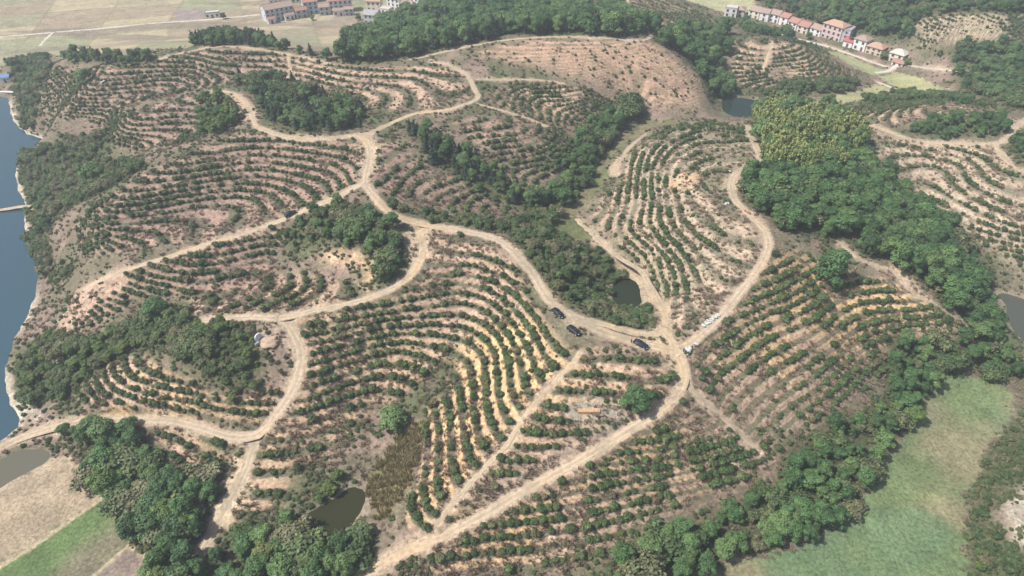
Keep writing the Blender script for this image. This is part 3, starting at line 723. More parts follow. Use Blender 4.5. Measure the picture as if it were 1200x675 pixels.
def mesh_from(name, V, F, mats=(), smooth=False):
    """fast mesh from numpy arrays; F is (n,3) or (n,4)"""
    V = np.asarray(V, np.float32); F = np.asarray(F, np.int32)
    me = bpy.data.meshes.new(name)
    me.vertices.add(len(V)); me.vertices.foreach_set('co', V.ravel())
    n, k = F.shape
    me.loops.add(n * k); me.loops.foreach_set('vertex_index', F.ravel())
    me.polygons.add(n); me.polygons.foreach_set('loop_start', np.arange(0, n * k, k, dtype=np.int32))
    if smooth: me.polygons.foreach_set('use_smooth', np.ones(n, bool))
    me.update(calc_edges=True)
    for m in mats: me.materials.append(m)
    return me

def put_color(me, name, C):
    a = me.color_attributes.new(name, 'FLOAT_COLOR', 'POINT')
    c = np.ones((len(C), 4), np.float32); c[:, :3] = C
    a.data.foreach_set('color', c.ravel())

# ------------------------------------------------------------------ the ground sheet
def spaced(vals_):
    return np.array(sorted(set(np.round(vals_, 4))))
us = np.concatenate([-1 - (np.linspace(1, 0, 36, endpoint=False)) ** 2 * 9, np.linspace(-1, 1, 800), 1 + (np.linspace(0, 1, 37)[1:]) ** 2 * 9])
yd = [62.0]
while yd[-1] < 690: yd.append(yd[-1] + .0024 * (yd[-1] + 88))
far_y = 690 + (np.linspace(0, 1, 70)[1:]) ** 2.2 * 4800
near_y = 62 - (np.linspace(1, 0, 40, endpoint=False)) ** 1.6 * 500
ys = np.concatenate([near_y, yd, far_y])
half = 1.10 * .75 * (np.maximum(ys, 40) * CP + CAM_H * SP)
X = us[None, :] * half[:, None]; Y = np.repeat(ys[:, None], len(us), 1)
Z, info = terrain(X, Y, True)
nr, nc = X.shape

def mixc(a, b, t):
    return a * (1 - t[..., None]) + np.asarray(b) * t[..., None]
def ground_color(x, y, info):
    f, m, dr, dw = info['f'], info['m'], info['droad'], info['dw']
    n_lo = fbm(N1, x, y, 40, 3); n_mid = fbm(N2, x, y, 11, 4); n_hi = fbm(N3, x, y, 3.0, 3); n_hh = N4(x, y, 1.1)
    dry = np.zeros(x.shape + (3,)) + (0.15, 0.13, 0.088)
    dry = mixc(dry, (0.215, 0.16, 0.125), sstep(.4, .65, n_mid))
    weeds = sstep(.50, .68, fbm(N4, x, y, 16, 4))
    dry = mixc(dry, (0.085, 0.10, 0.05), weeds * .8)
    pink = bil(PINK, x, y); pale = bil(PALE, x, y); orange = bil(ORANGE, x, y); red = bil(D_RED, x, y)
    dry = mixc(dry, (0.175, 0.135, 0.112), pink * sstep(.32, .55, n_mid) * .75)
    bench = m * (1 - sstep(.20, .32, np.abs(f)))
    dry = mixc(dry, (0.105, 0.105, 0.06), bench * (.35 + .4 * n_mid))
    dry = mixc(dry, (0.27, 0.235, 0.165), pale * .6)
    soil = np.zeros(x.shape + (3,)) + (0.42, 0.298, 0.215)
    soil = mixc(soil, (0.53, 0.36, 0.19), sstep(.38, .62, n_lo) * (.25 + .75 * orange))
    soil = mixc(soil, (0.285, 0.192, 0.155), pink * .85)
    soil = mixc(soil, (0.40, 0.32, 0.235), pale * .8)
    st = info['stripe']
    soil = soil * (.72 + .5 * st[..., None])
    af = np.abs(f) + (st - .5) * .12 + (n_hi - .5) * .07 + (n_hh - .5) * .05
    ris = sstep(.26, .34, af) * (1 - .45 * sstep(.54, .70, fbm(N2, x + 300, y, 13, 4)) * (1 - .6 * orange))
    soil = soil * (1 + .12 * orange[..., None])
    c = mixc(dry, soil, m * ris * .95)
    # bare reddish hill
    c = mixc(c, (0.40, 0.265, 0.185), red * (.30 + .35 * sstep(.35, .6, n_hi) + .35 * ris))
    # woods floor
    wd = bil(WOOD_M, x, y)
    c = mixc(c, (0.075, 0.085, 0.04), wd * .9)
    # bare patches
    bm = bil(BARE_M, x, y)
    bc = np.stack([bil(BARE_C[..., k], x, y) for k in range(3)], -1)
    bc = bc * (.75 + .45 * st[..., None])
    t = np.clip(bm * (.6 + .7 * n_hi), 0, 1)
    c = c * (1 - t[..., None]) + bc * t[..., None]
    # road verge
    vg = 1 - sstep(.0, .5 + 2.6 * sstep(.4, .65, n_mid), dr)
    c = mixc(c, (0.42, 0.325, 0.23), vg * .75)
    # fields
    fid = field_id[np.clip(((x - GX0) / MS + .5).astype(int), 0, MX.shape[0] - 1), np.clip(((y - GY0) / MS + .5).astype(int), 0, MX.shape[1] - 1)]
    outside = (np.abs(x) > 890) | (y > 1110)
    fid = np.where(outside, 4, fid)
    for k, fd in enumerate(FIELDS):
        s = fid == k
        if not s.any(): continue
        xs, ys_ = x[s], y[s]
        if fd[0] == 'dry_field':
            u = np.floor((xs * .96 + ys_ * .28 + 14 * (N1(xs, ys_, 60) - .5)) / 46); v = np.floor((ys_ * .96 - xs * .28 + 10 * (N2(xs, ys_, 50) - .5)) / 30)
            h = np.modf(np.abs(np.sin(u * 12.9898 + v * 78.233) * 43758.5453))[0]
            h2 = np.modf(np.abs(np.sin(u * 39.3 + v * 11.7) * 24634.63))[0]
            base_c = np.zeros(xs.shape + (3,)) + fd[3]
            base_c = mixc(base_c, fd[4], sstep(.35, .5, h))
            base_c = mixc(base_c, (0.24, 0.25, 0.155), sstep(.72, .8, h2) * .8)
            st = .5 + .5 * np.sin((ys_ * .96 - xs * .28) * 1.3 + h * 20)
            base_c = base_c * (.92 + .14 * st[..., None])
            bu = np.abs((xs * .96 + ys_ * .28 + 14 * (N1(xs, ys_, 60) - .5)) / 46 - u - .5); bv = np.abs((ys_ * .96 - xs * .28 + 10 * (N2(xs, ys_, 50) - .5)) / 30 - v - .5)
            edge = np.maximum(sstep(.475, .495, bu), sstep(.465, .49, bv))
            base_c = mixc(base_c, (0.20, 0.18, 0.10), edge * .6)
            base_c = mixc(base_c, (0.11, 0.125, 0.075), sstep(.50, .60, fbm(N3, xs * .6, ys_ * 2.2, 50, 4)) * sstep(500, 640, ys_) * .85)
            base_c = mixc(base_c, (0.19, 0.16, 0.12), sstep(.54, .62, fbm(N2, xs * .5, ys_ * 2.0, 34, 4)) * .7)
        elif fd[0] == 'marsh':
            t = sstep(.44, .58, fbm(N1, xs * .7, ys_ * 1.5, 42, 4))
            base_c = mixc(np.zeros(xs.shape + (3,)) + fd[3], fd[4], t * .62)
            base_c = mixc(base_c, (0.19, 0.22, 0.08), sstep(.55, .72, fbm(N4, xs, ys_ * 2, 24, 4)) * .7)
            base_c = mixc(base_c, (0.105, 0.165, 0.085), sstep(.55, .7, fbm(N2, xs, ys_, 30, 3)) * .7)
        elif fd[0] == 'crop_field':
            t = sstep(-114, -105, xs + (fbm(N1, xs, ys_, 14, 3) - .5) * 18)
            base_c = mixc(np.zeros(xs.shape + (3,)) + fd[3], fd[4], np.maximum(t, sstep(.55, .75, fbm(N3, xs, ys_, 12, 3)) * .5))
        else:
            t = sstep(.4, .62, fbm(N3, xs, ys_, 14, 4))
            base_c = mixc(np.zeros(xs.shape + (3,)) + fd[3], fd[4], t)
        c[s] = base_c * (.9 + .2 * n_hi[s][..., None])
    # field borders: narrow earth bunds
    for i, (a, b) in enumerate([(1, 2), (2, 3)]):
        P = wpoly(FIELDS[b][2], 10) if i == 0 else wpoly(FIELDS[3][2], 10)
        d, _ = dist_line(P, x, y, closed=True, reach=4)
        both = (fid == a) | (fid == b)
        c = mixc(c, (0.42, 0.35, 0.23), (1 - sstep(.2, .9, d + (n_hh - .5) * .6)) * both * .8)
    # shores
    sh = 1 - sstep(.8, 3.2, dw + (n_hi - .5) * 2)
    sh = sh * np.where(np.abs(dw) < 1e8, 1, 0)
    lakeside = x < -150
    c = mixc(c, (0.50, 0.43, 0.33), sh * np.where(lakeside, .75, .18) * sstep(.35, .55, n_lo + .1))
    c = mixc(c, (0.10, 0.10, 0.07), sstep(-.1, -.8, dw))
    return np.clip(c, .01, .9), fid

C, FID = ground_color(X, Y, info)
vid = np.arange(nr * nc).reshape(nr, nc)
quads = np.stack([vid[:-1, :-1], vid[:-1, 1:], vid[1:, 1:], vid[1:, :-1]], -1).reshape(-1, 4)
fcl = FID[:-1, :-1].ravel()
dwf = info['dw'][:-1, :-1].ravel()
V = np.stack([X, Y, Z], -1).reshape(-1, 3); CF = C.reshape(-1, 3)
M_GROUND = ground_mat('ground_earth')

def sub_sheet(name, sel, kind='structure', label=None):
    q = quads[sel]
    u, inv = np.unique(q.ravel(), return_inverse=True)
    me = mesh_from(name, V[u], inv.reshape(-1, 4), [M_GROUND], True)
    put_color(me, 'Col', CF[u])
    o = link(name, me)
    tag(o, label, None, None, kind)
    return o
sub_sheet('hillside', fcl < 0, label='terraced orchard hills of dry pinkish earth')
for k, fd in enumerate(FIELDS):
    if (fcl == k).any():
        sub_sheet(fd[0], fcl == k, label=fd[1])

# ------------------------------------------------------------------ roads
def road_mat(name, c1, c2, c3):
    m = mat(name, c1, .95, .1); nt = m.node_tree; b = nt.nodes['Principled BSDF']
    at = nt.nodes.new('ShaderNodeAttribute'); at.attribute_name = 'Col'
    geo = nt.nodes.new('ShaderNodeNewGeometry')
    n1 = nt.nodes.new('ShaderNodeTexNoise'); n1.inputs['Scale'].default_value = .9; n1.inputs['Detail'].default_value = 7; n1.inputs['Roughness'].default_value = .65
    m1 = nt.nodes.new('ShaderNodeMapRange'); m1.inputs[1].default_value = .3; m1.inputs[2].default_value = .7; m1.inputs[3].default_value = .74; m1.inputs[4].default_value = 1.2
    vm = nt.nodes.new('ShaderNodeVectorMath'); vm.operation = 'SCALE'
    nt.links.new(geo.outputs['Position'], n1.inputs['Vector']); nt.links.new(n1.outputs[0], m1.inputs[0])
    nt.links.new(at.outputs['Color'], vm.inputs[0]); nt.links.new(m1.outputs[0], vm.inputs['Scale'])
    nt.links.new(vm.outputs[0], b.inputs['Base Color'])
    bp = nt.nodes.new('ShaderNodeBump'); bp.inputs['Strength'].default_value = .5; bp.inputs['Distance'].default_value = .3
    nt.links.new(n1.outputs[0], bp.inputs['Height']); nt.links.new(bp.outputs[0], b.inputs['Normal'])
    return m
M_DIRT = road_mat('dirt_track', (.45, .36, .25), 0, 0)
M_PAVED = road_mat('pale_concrete_lane', (.5, .48, .44), 0, 0)
for ri, (nm, hw, lab, P, zz) in enumerate(ROADW):
    T = np.gradient(P, axis=0); T /= np.linalg.norm(T, axis=1, keepdims=True) + 1e-9
    Nn = np.stack([-T[:, 1], T[:, 0]], -1)
    a = np.linspace(-1, 1, 11)
    pos = P[:, None, :] + Nn[:, None, :] * (a[None, :, None] * hw * 1.06 * (.86 + .32 * N2(P[:, 0], P[:, 1], 9.0))[:, None, None])
    zed = zz[:, None] - .10 * np.abs(a[None, :]) ** 4 + (N4(pos[..., 0], pos[..., 1], 1.3) - .5) * .08 - .001 * ri
    zed = zed - .06 * np.exp(-((np.abs(a)[None, :] - .45) / .13) ** 2)
    Vr = np.concatenate([pos, zed[..., None]], -1).reshape(-1, 3)
    n = len(P); idx = np.arange(n * 11).reshape(n, 11)
    q = np.stack([idx[:-1, :-1], idx[1:, :-1], idx[1:, 1:], idx[:-1, 1:]], -1).reshape(-1, 4)[:, ::-1]
    me = mesh_from(nm, Vr, q, [M_DIRT if nm == 'dirt_road' else M_PAVED], True)
    if nm == 'dirt_road':
        c = np.zeros((n, 11, 3)) + (0.385, 0.305, 0.22)
        c = mixc(c, (0.49, 0.40, 0.30), np.repeat(np.exp(-((np.abs(a)[None, :] - .45) / .13) ** 2), n, 0))
        c = mixc(c, (0.33, 0.28, 0.17), np.repeat(np.exp(-(a[None, :] / .14) ** 2), n, 0) * sstep(.45, .6, N1(pos[..., 0], pos[..., 1], 12)) * .6)
        c = mixc(c, (0.47, 0.34, 0.20), sstep(.5, .7, fbm(N2, pos[..., 0], pos[..., 1], 25, 2)) * .5)
        c = mixc(c, (0.27, 0.225, 0.16), sstep(.55, .7, fbm(N3, pos[..., 0], pos[..., 1], 5, 3)) * .55)
    else:
        c = np.zeros((n, 11, 3)) + (0.50, 0.46, 0.40)
    put_color(me, 'Col', c.reshape(-1, 3))
    o = link(nm, me); tag(o, lab, None, None, 'structure')

# ------------------------------------------------------------------ water
def water_mat(name, col, rough=.09):
    m = mat(name, col, rough, .5); nt = m.node_tree; b = nt.nodes['Principled BSDF']
    geo = nt.nodes.new('ShaderNodeNewGeometry')
    n1 = nt.nodes.new('ShaderNodeTexNoise'); n1.inputs['Scale'].default_value = .9; n1.inputs['Detail'].default_value = 4
    bp = nt.nodes.new('ShaderNodeBump'); bp.inputs['Strength'].default_value = .12; bp.inputs['Distance'].default_value = .2
    nt.links.new(geo.outputs['Position'], n1.inputs['Vector']); nt.links.new(n1.outputs[0], bp.inputs['Height']); nt.links.new(bp.outputs[0], b.inputs['Normal'])
    b.inputs['IOR'].default_value = 1.33
    if 'lake' not in name: b.inputs['Specular IOR Level'].default_value = .3
    return m
WM = [water_mat('lake_water', (0.035, 0.072, 0.098)), water_mat('green_pond_water', (0.028, 0.03, 0.012)), water_mat('dark_pond_water', (0.022, 0.030, 0.018)),
      water_mat('far_pond_water', (0.018, 0.032, 0.026)), water_mat('murky_pond_water', (0.07, 0.075, 0.06)), water_mat('shallow_pool_water', (0.11, 0.105, 0.075), .2), water_mat('green_pool_water', (0.06, 0.10, 0.05))]
for (nm, lab, lev, P), wm in zip(WATERW, WM):
    c = P.mean(0)
    bm = bmesh.new()
    grow = P + (P - c) / np.linalg.norm(P - c, axis=1, keepdims=True) * (5.0 if nm == 'pond' else 3.0)
    vs = [bm.verts.new((p[0], p[1], lev)) for p in grow]
    bm.faces.new(vs)
    bmesh.ops.triangulate(bm, faces=bm.faces[:])
    bmesh.ops.recalc_face_normals(bm, faces=bm.faces[:])
    for f in bm.faces:
        if f.normal.z < 0: f.normal_flip()
    me = bpy.data.meshes.new(nm); bm.to_mesh(me); bm.free(); me.materials.append(wm)
    tag(link(nm, me), lab, None, None, 'structure')

# ------------------------------------------------------------------ plants: prototype meshes
def cards(cent, nrm, size, rng, tint):
    n = len(cent)
    r = rng.normal(size=(n, 3)); t = np.cross(nrm, r); t /= np.linalg.norm(t, axis=1, keepdims=True) + 1e-9
    b = np.cross(nrm, t)
    s = size[:, None]
    asp = rng.uniform(.55, 1.0, (n, 1))
    V_ = np.stack([cent - t * s - b * s * asp * .35, cent + t * s * .3 - b * s * asp, cent + t * s + b * s * asp * .3, cent - t * s * .25 + b * s * asp], 1).reshape(-1, 3)
    F_ = np.arange(4 * n).reshape(n, 4)
    return V_, F_, np.repeat(tint, 4, 0)

def sphere_pts(n, rng):
    v = rng.normal(size=(n, 3)); return v / np.linalg.norm(v, axis=1, keepdims=True)

def ico(center, rad, rng, sub=1, jit=.12):
    bm = bmesh.new(); bmesh.ops.create_icosphere(bm, subdivisions=sub, radius=1)
    v = np.array([p.co for p in bm.verts]); f = np.array([[q.index for q in p.verts] for p in bm.faces]); bm.free()
    v = v * (1 + rng.normal(size=(len(v), 1)) * jit) * np.array(rad) + np.array(center)
    return v, np.concatenate([f, f[:, 2:3]], 1)

def foliage(name, lobes, ncard, size, material, seed, up=.25, core=.72, jitter=.7):
    """leaf cards spread over and inside several lobes; plus a dark solid core in each lobe, added to block light"""
    rng = np.random.default_rng(seed)
    Vs, Fs, Ts, off = [], [], [], 0
    tot = sum(l[1][0] * l[1][1] for l in lobes)
    for c, rad in lobes:
        c = np.array(c); rad = np.array(rad)
        n = max(8, int(ncard * rad[0] * rad[1] / tot))
        d = sphere_pts(n, rng)
        d[:, 2] = np.where(d[:, 2] < -.35, -d[:, 2], d[:, 2])
        r = rng.uniform(.70, 1.08, (n, 1))
        p = c + d * rad * r
        nr_ = d / rad; nr_ /= np.linalg.norm(nr_, axis=1, keepdims=True)
        nr_ = nr_ + rng.normal(size=(n, 3)) * jitter * .55 + np.array([0, 0, up]); nr_ /= np.linalg.norm(nr_, axis=1, keepdims=True)
        lobe_t = rng.uniform(.78, 1.2)
        tint = lobe_t * rng.uniform(.7, 1.35, (n, 1)) * (1 + rng.normal(size=(n, 3)) * .05)
        v, f, t = cards(p, nr_, size * rng.uniform(.6, 1.25, n), rng, tint)
        Vs.append(v); Fs.append(f + off); Ts.append(t); off += len(v)
        v, f = ico(c, rad * core, rng)
        Vs.append(v); Fs.append(f + off); Ts.append(np.full((len(v), 3), .7)); off += len(v)  # darker core added inside the lobe to stop light passing through
    V_ = np.concatenate(Vs); F_ = np.concatenate(Fs)
    me = bpy.data.meshes.new(name)
    tri = F_[:, 2] == F_[:, 3]
    faces = [tuple(r[:3]) if t else tuple(r) for r, t in zip(F_.tolist(), tri)]
    me.from_pydata(V_.tolist(), [], faces); me.update()
    put_color(me, 'tint', np.concatenate(Ts)); me.materials.append(material)
    return me

def tube(path, radii, sides=6):
    V_, F_ = [], []
    for i, (p, r) in enumerate(zip(path, radii)):
        for k in range(sides):
            a = 2 * math.pi * k / sides
            V_.append((p[0] + r * math.cos(a), p[1] + r * math.sin(a), p[2]))
    for i in range(len(path) - 1):
        for k in range(sides):
            a = i * sides + k; b = i * sides + (k + 1) % sides
            F_.append((a, b, b + sides, a + sides))
    return V_, F_

def trunk_mesh(name, h, r, seed, material, limbs=4):
    rng = random.Random(seed); V_, F_ = [], []
    p = [(0, 0, -.35)]; x = y = 0
    for i in range(1, 6):
        x += rng.uniform(-.05, .05) * h; y += rng.uniform(-.05, .05) * h; p.append((x, y, h * i / 5))
    rr = [r * 1.35, r, r * .85, r * .7, r * .5, r * .2]
    v, f = tube(p, rr); V_ += v; F_ += f
    for k in range(limbs):
        i = rng.randint(2, 4); b = p[i]; a = rng.uniform(0, 6.28); L = h * rng.uniform(.2, .38)
        q = [b, (b[0] + math.cos(a) * L * .6, b[1] + math.sin(a) * L * .6, b[2] + L * .45), (b[0] + math.cos(a) * L, b[1] + math.sin(a) * L, b[2] + L * .95)]
        v, f = tube(q, [rr[i] * .6, rr[i] * .4, .02], 5)
        o = len(V_); V_ += v; F_ += [tuple(j + o for j in ff) for ff in f]
    me = bpy.data.meshes.new(name); me.from_pydata(V_, [], F_); me.update(); me.materials.append(material)
    return me

M_BARK = noise_mat('bark', (.11, .085, .06), (.17, .14, .10), 6)
M_BUSH = leaf_mat('orchard_leaf', (.040, .068, .024), (.058, .096, .031), (.092, .122, .045))
_r = [n for n in M_BUSH.node_tree.nodes if n.type == 'VALTORGB'][0].color_ramp.elements
_r[2].position = .90; _q = _r.new(1.0); _q.color = (.135, .105, .06, 1)      # a few browned plants
M_BROAD = leaf_mat('broadleaf', (.045, .092, .034), (.070, .138, .046), (.112, .176, .060))
M_CONI = leaf_mat('conifer_needles', (.026, .048, .032), (.036, .062, .038), (.05, .075, .042))
M_BAMB = leaf_mat('bamboo_leaf', (.17, .215, .07), (.23, .26, .09), (.13, .18, .06))
M_YEL = leaf_mat('light_leaf', (.085, .145, .035), (.10, .155, .042), (.135, .165, .05))
M_SCRUB = leaf_mat('scrub_leaf', (.055, .088, .034), (.085, .122, .045), (.145, .140, .075))
M_TUFT = leaf_mat('dry_weeds', (.23, .175, .13), (.31, .235, .18), (.14, .145, .075), .9)
M_REED = leaf_mat('reeds', (.34, .27, .15), (.27, .25, .12), (.40, .32, .20), .9)

def bush_lobes(seed):
    r = random.Random(seed); L = [((0, 0, .62), (.82, .82, .66))]
    for k in range(4):
        a = r.uniform(0, 6.28); L.append(((math.cos(a) * .42, math.sin(a) * .42, r.uniform(.5, .95)), (r.uniform(.4, .6), r.uniform(.4, .6), r.uniform(.35, .5))))
    return L
BUSH = [foliage('orchard_bush', bush_lobes(s), 240, .155, M_BUSH, s, up=.2) for s in range(5)]

def broad_lobes(seed):   # unit tree: height 1, crown about .85 wide
    r = random.Random(seed); L = [((0, 0, .55), (.30, .30, .34))]
    for k in range(13):
        a = k * 2.4 + r.uniform(-.5, .5); d = r.uniform(.14, .30); z = r.uniform(.26, .84)
        d *= 1.15 - .55 * max(0, z - .45)
        L.append(((math.cos(a) * d, math.sin(a) * d, z), (r.uniform(.10, .17), r.uniform(.10, .17), r.uniform(.09, .15))))
    return L
BROAD = [foliage('crown', broad_lobes(40 + s), 2600, .026, M_BROAD, s + 50, up=.3) for s in range(5)]
YELL = [foliage('crown', broad_lobes(80 + s), 2200, .027, M_YEL, s + 90, up=.3) for s in range(2)]
def coni_lobes(seed):
    r = random.Random(seed); L = []
    for k in range(7):
        z = .18 + k * .115; w = .25 * (1 - k / 7.6)
        L.append(((r.uniform(-.04, .04), r.uniform(-.04, .04), z), (w * r.uniform(.85, 1.2), w * r.uniform(.85, 1.2), .13)))
    return L
CONI = [foliage('crown', coni_lobes(120 + s), 700, .038, M_CONI, s + 130, up=.1) for s in range(3)]
def bamb_lobes(seed):
    r = random.Random(seed); L = []
    for k in range(11):
        a = r.uniform(0, 6.28); d = r.uniform(.05, .24); h = r.uniform(.55, .92)
        for j in range(3):
            L.append(((math.cos(a) * d * (1 + .35 * j), math.sin(a) * d * (1 + .35 * j), h * (.45 + .26 * j)), (.085, .085, .15)))
    return L
BAMB = [foliage('crown', bamb_lobes(160 + s), 1000, .04, M_BAMB, s + 170, up=.05, core=.55) for s in range(3)]
def scrub_lobes(seed):
    r = random.Random(seed); L = [((0, 0, .34), (.42, .42, .36))]
    for k in range(6):
        a = r.uniform(0, 6.28); d = r.uniform(.2, .48)
        L.append(((math.cos(a) * d, math.sin(a) * d, r.uniform(.2, .6)), (r.uniform(.18, .3), r.uniform(.18, .3), r.uniform(.16, .3))))
    return L
SCRUB = [foliage('scrub', scrub_lobes(200 + s), 1000, .045, M_SCRUB, s + 210, up=.2) for s in range(4)]
def tuft_mesh(name, seed, material, n=26, h=.75, w=.5):
    rng = np.random.default_rng(seed); V_, F_, T_ = [], [], []
    for k in range(n):
        a = rng.uniform(0, 6.28); d = rng.uniform(0, w); x, y = math.cos(a) * d, math.sin(a) * d
        b = rng.uniform(0, 6.28); L = h * rng.uniform(.45, 1.1); ln = rng.uniform(.05, .4)
        wx, wy = math.cos(b) * .09, math.sin(b) * .09
        o = len(V_)
        V_ += [(x - wx, y - wy, -.1), (x + wx, y + wy, -.1), (x + wx * .6 + math.cos(a) * ln, y + wy * .6 + math.sin(a) * ln, L * .8), (x - wx * .3 + math.cos(a) * ln * 1.5, y - wy * .3 + math.sin(a) * ln * 1.5, L)]
        F_.append((o, o + 1, o + 2, o + 3)); T_ += [[rng.uniform(.75, 1.25)] * 3] * 4
    me = bpy.data.meshes.new(name); me.from_pydata(V_, [], F_); me.update()
    put_color(me, 'tint', np.array(T_)); me.materials.append(material)
    return me
TRUNKS = [trunk_mesh('trunk', .7, .035, 300 + s, M_BARK) for s in range(3)]
BTRUNK = trunk_mesh('stem', .8, .012, 333, M_BARK, 6)

# ------------------------------------------------------------------ planting
def visible_px(x, y, z):
    dx, dy, dz = x, y, z - CAM_H
    depth = dy * CP - dz * SP
    px = 600 + FPX * dx / depth; py = 337.5 - FPX * (dy * SP + dz * CP) / depth
    return px, py, depth

def mg(grid, x, y):
    i = np.clip(((x - GX0) / MS + .5).astype(int), 0, MX.shape[0] - 1); j = np.clip(((y - GY0) / MS + .5).astype(int), 0, MX.shape[1] - 1)
    return grid[i, j]

# --- level rows: walk the level lines of the relief inside the orchards
ZS = base(MX, MY) / STEP * ROW_D + (fbm(N3, MX, MY, 30, 2) - .5) * .2
act = (orch_id >= 0)
same_d = (ROW_D[:-1, :-1] == ROW_D[1:, :-1]) & (ROW_D[:-1, :-1] == ROW_D[:-1, 1:]) & (ROW_D[:-1, :-1] == ROW_D[1:, 1:])
act_c = act[:-1, :-1] | act[1:, :-1] | act[:-1, 1:] | act[1:, 1:]
rows = []
for lev in range(int(ZS[act].min()), int(ZS[act].max()) + 1):
    s = ZS > lev
    cnt = s[:-1, :-1].astype(int) + s[1:, :-1] + s[:-1, 1:] + s[1:, 1:]
    cells = np.argwhere((cnt > 0) & (cnt < 4) & act_c & same_d)
    nbr = {}
    P = {}
    def crossing(i, j, h):
        key = (i, j, h)
        if key not in P:
            a = ZS[i, j]; b = ZS[i + 1, j] if h == 0 else ZS[i, j + 1]
            t = (lev - a) / (b - a)
            P[key] = (mx[i] + (t * MS if h == 0 else 0), my[j] + (t * MS if h == 1 else 0))
        return key
    for i, j in cells.tolist():
        e = []
        if s[i, j] != s[i + 1, j]: e.append(crossing(i, j, 0))
        if s[i, j + 1] != s[i + 1, j + 1]: e.append(crossing(i, j + 1, 0))
        if s[i, j] != s[i, j + 1]: e.append(crossing(i, j, 1))
        if s[i + 1, j] != s[i + 1, j + 1]: e.append(crossing(i + 1, j, 1))
        if len(e) == 2:
            nbr.setdefault(e[0], []).append(e[1]); nbr.setdefault(e[1], []).append(e[0])
    seen = set()
    starts = [k for k, v in nbr.items() if len(v) == 1] + list(nbr)
    for st in starts:
        if st in seen: continue
        ch = [st]; seen.add(st); cur = st
        while True:
            nx = [k for k in nbr[cur] if k not in seen]
            if not nx: break
            cur = nx[0]; seen.add(cur); ch.append(cur)
        if len(ch) > 3: rows.append(np.array([P[k] for k in ch]))
bx, by = [], []
for r in rows:
    L = np.concatenate([[0], np.cumsum(np.hypot(*np.diff(r, axis=0).T))])
    n = int(L[-1] / 2.05)
    if n < 2: continue
    s = np.linspace(0, L[-1], n) + RNG.uniform(-.22, .22, n)
    bx.append(np.interp(s, L, r[:, 0])); by.append(np.interp(s, L, r[:, 1]))
bx = np.concatenate(bx); by = np.concatenate(by)
bx += RNG.normal(0, .16, len(bx)); by += RNG.normal(0, .16, len(by))
oid = mg(orch_id, bx, by)
fill = np.array([o[2] for o in ORCH] + [0])[oid]; osz = np.array([o[3] for o in ORCH] + [0])[oid]
gapn = fbm(N1, bx + 500, by, 10, 3)
keepb = (oid >= 0) & (gapn < np.quantile(gapn, .02) + (np.quantile(gapn, .98) - np.quantile(gapn, .02)) * (fill ** .8)) & (RNG.random(len(bx)) < .90)
bare_k = [k for k, o in enumerate(ORCH) if o[0] == 'o12'][0]
keepb = np.where(oid == bare_k, RNG.random(len(bx)) < .10, keepb)
BMs = bil(BARE_M, bx, by); keepb &= (BMs < .4)
for qx, qy, qr in [(654,369,3.2),(672,390,3.4),(751,404,3.2),(341,252,3.2),(690,483,5.5),(805,414,4.0),(832,376,3.2),(304,398,4.0),(316,398,4.0),(746,474,4.5),(970,326,4.0)]:
    q = unproject(np.array([qx], float), np.array([qy], float))[0]
    keepb &= np.hypot(bx - q[0], by - q[1]) > qr
bx, by, osz, oid = bx[keepb], by[keepb], osz[keepb], oid[keepb]
bz, bi = terrain(bx, by, True)
keepb = (bi['droad'] > .9) & (bi['dw'] > 1.5)
bx, by, bz, osz, oid = bx[keepb], by[keepb], bz[keepb], osz[keepb], oid[keepb]
order = np.argsort(by); grid_seen = {}; ok = np.zeros(len(bx), bool)
for i in order:
    k = (int(bx[i] // 1.5), int(by[i] // 1.5)); bad = False
    for a in (-1, 0, 1):
        for b in (-1, 0, 1):
            for j in grid_seen.get((k[0] + a, k[1] + b), ()):
                if (bx[i] - bx[j]) ** 2 + (by[i] - by[j]) ** 2 < 1.25 ** 2: bad = True
    if not bad:
        ok[i] = True; grid_seen.setdefault(k, []).append(i)
bx, by, bz, osz, oid = bx[ok], by[ok], bz[ok], osz[ok], oid[ok]
bs = osz * (.62 + .72 * RNG.random(len(bx)) ** .8) * (.85 + .4 * fbm(N2, bx, by, 25, 2)) * 1.12
px, py, dep = visible_px(bx, by, bz)
infr = (px > -60) & (px < 1260) & (py > -40) & (py < 720)
bx, by, bz, oid, bs, px, py, dep = [a[infr] for a in (bx, by, bz, oid, bs, px, py, dep)]
print('bushes', len(bx))
inside_frame = (px > 6) & (px < 1194) & (py > 6) & (py < 668)
score = np.where(inside_frame, bs / dep, 0)
near_ids = np.argsort(-score)[:300]
isnear = np.zeros(len(bx), bool); isnear[near_ids] = True
bush_src = {}
for i in near_ids:
    v = int(RNG.integers(0, 5))
    o = link('orchard_bush', BUSH[v])
    o.location = (bx[i], by[i], bz[i] - .08); o.rotation_euler = (0, 0, RNG.uniform(0, 6.28)); o.scale = (bs[i], bs[i], bs[i] * RNG.uniform(.85, 1.15))
    ph = ORCH[oid[i]][4]
    tag(o, 'rounded dark green orchard bush ' + ph, 'bush', 'orchard bushes ' + ph)
    bush_src.setdefault(v, o)

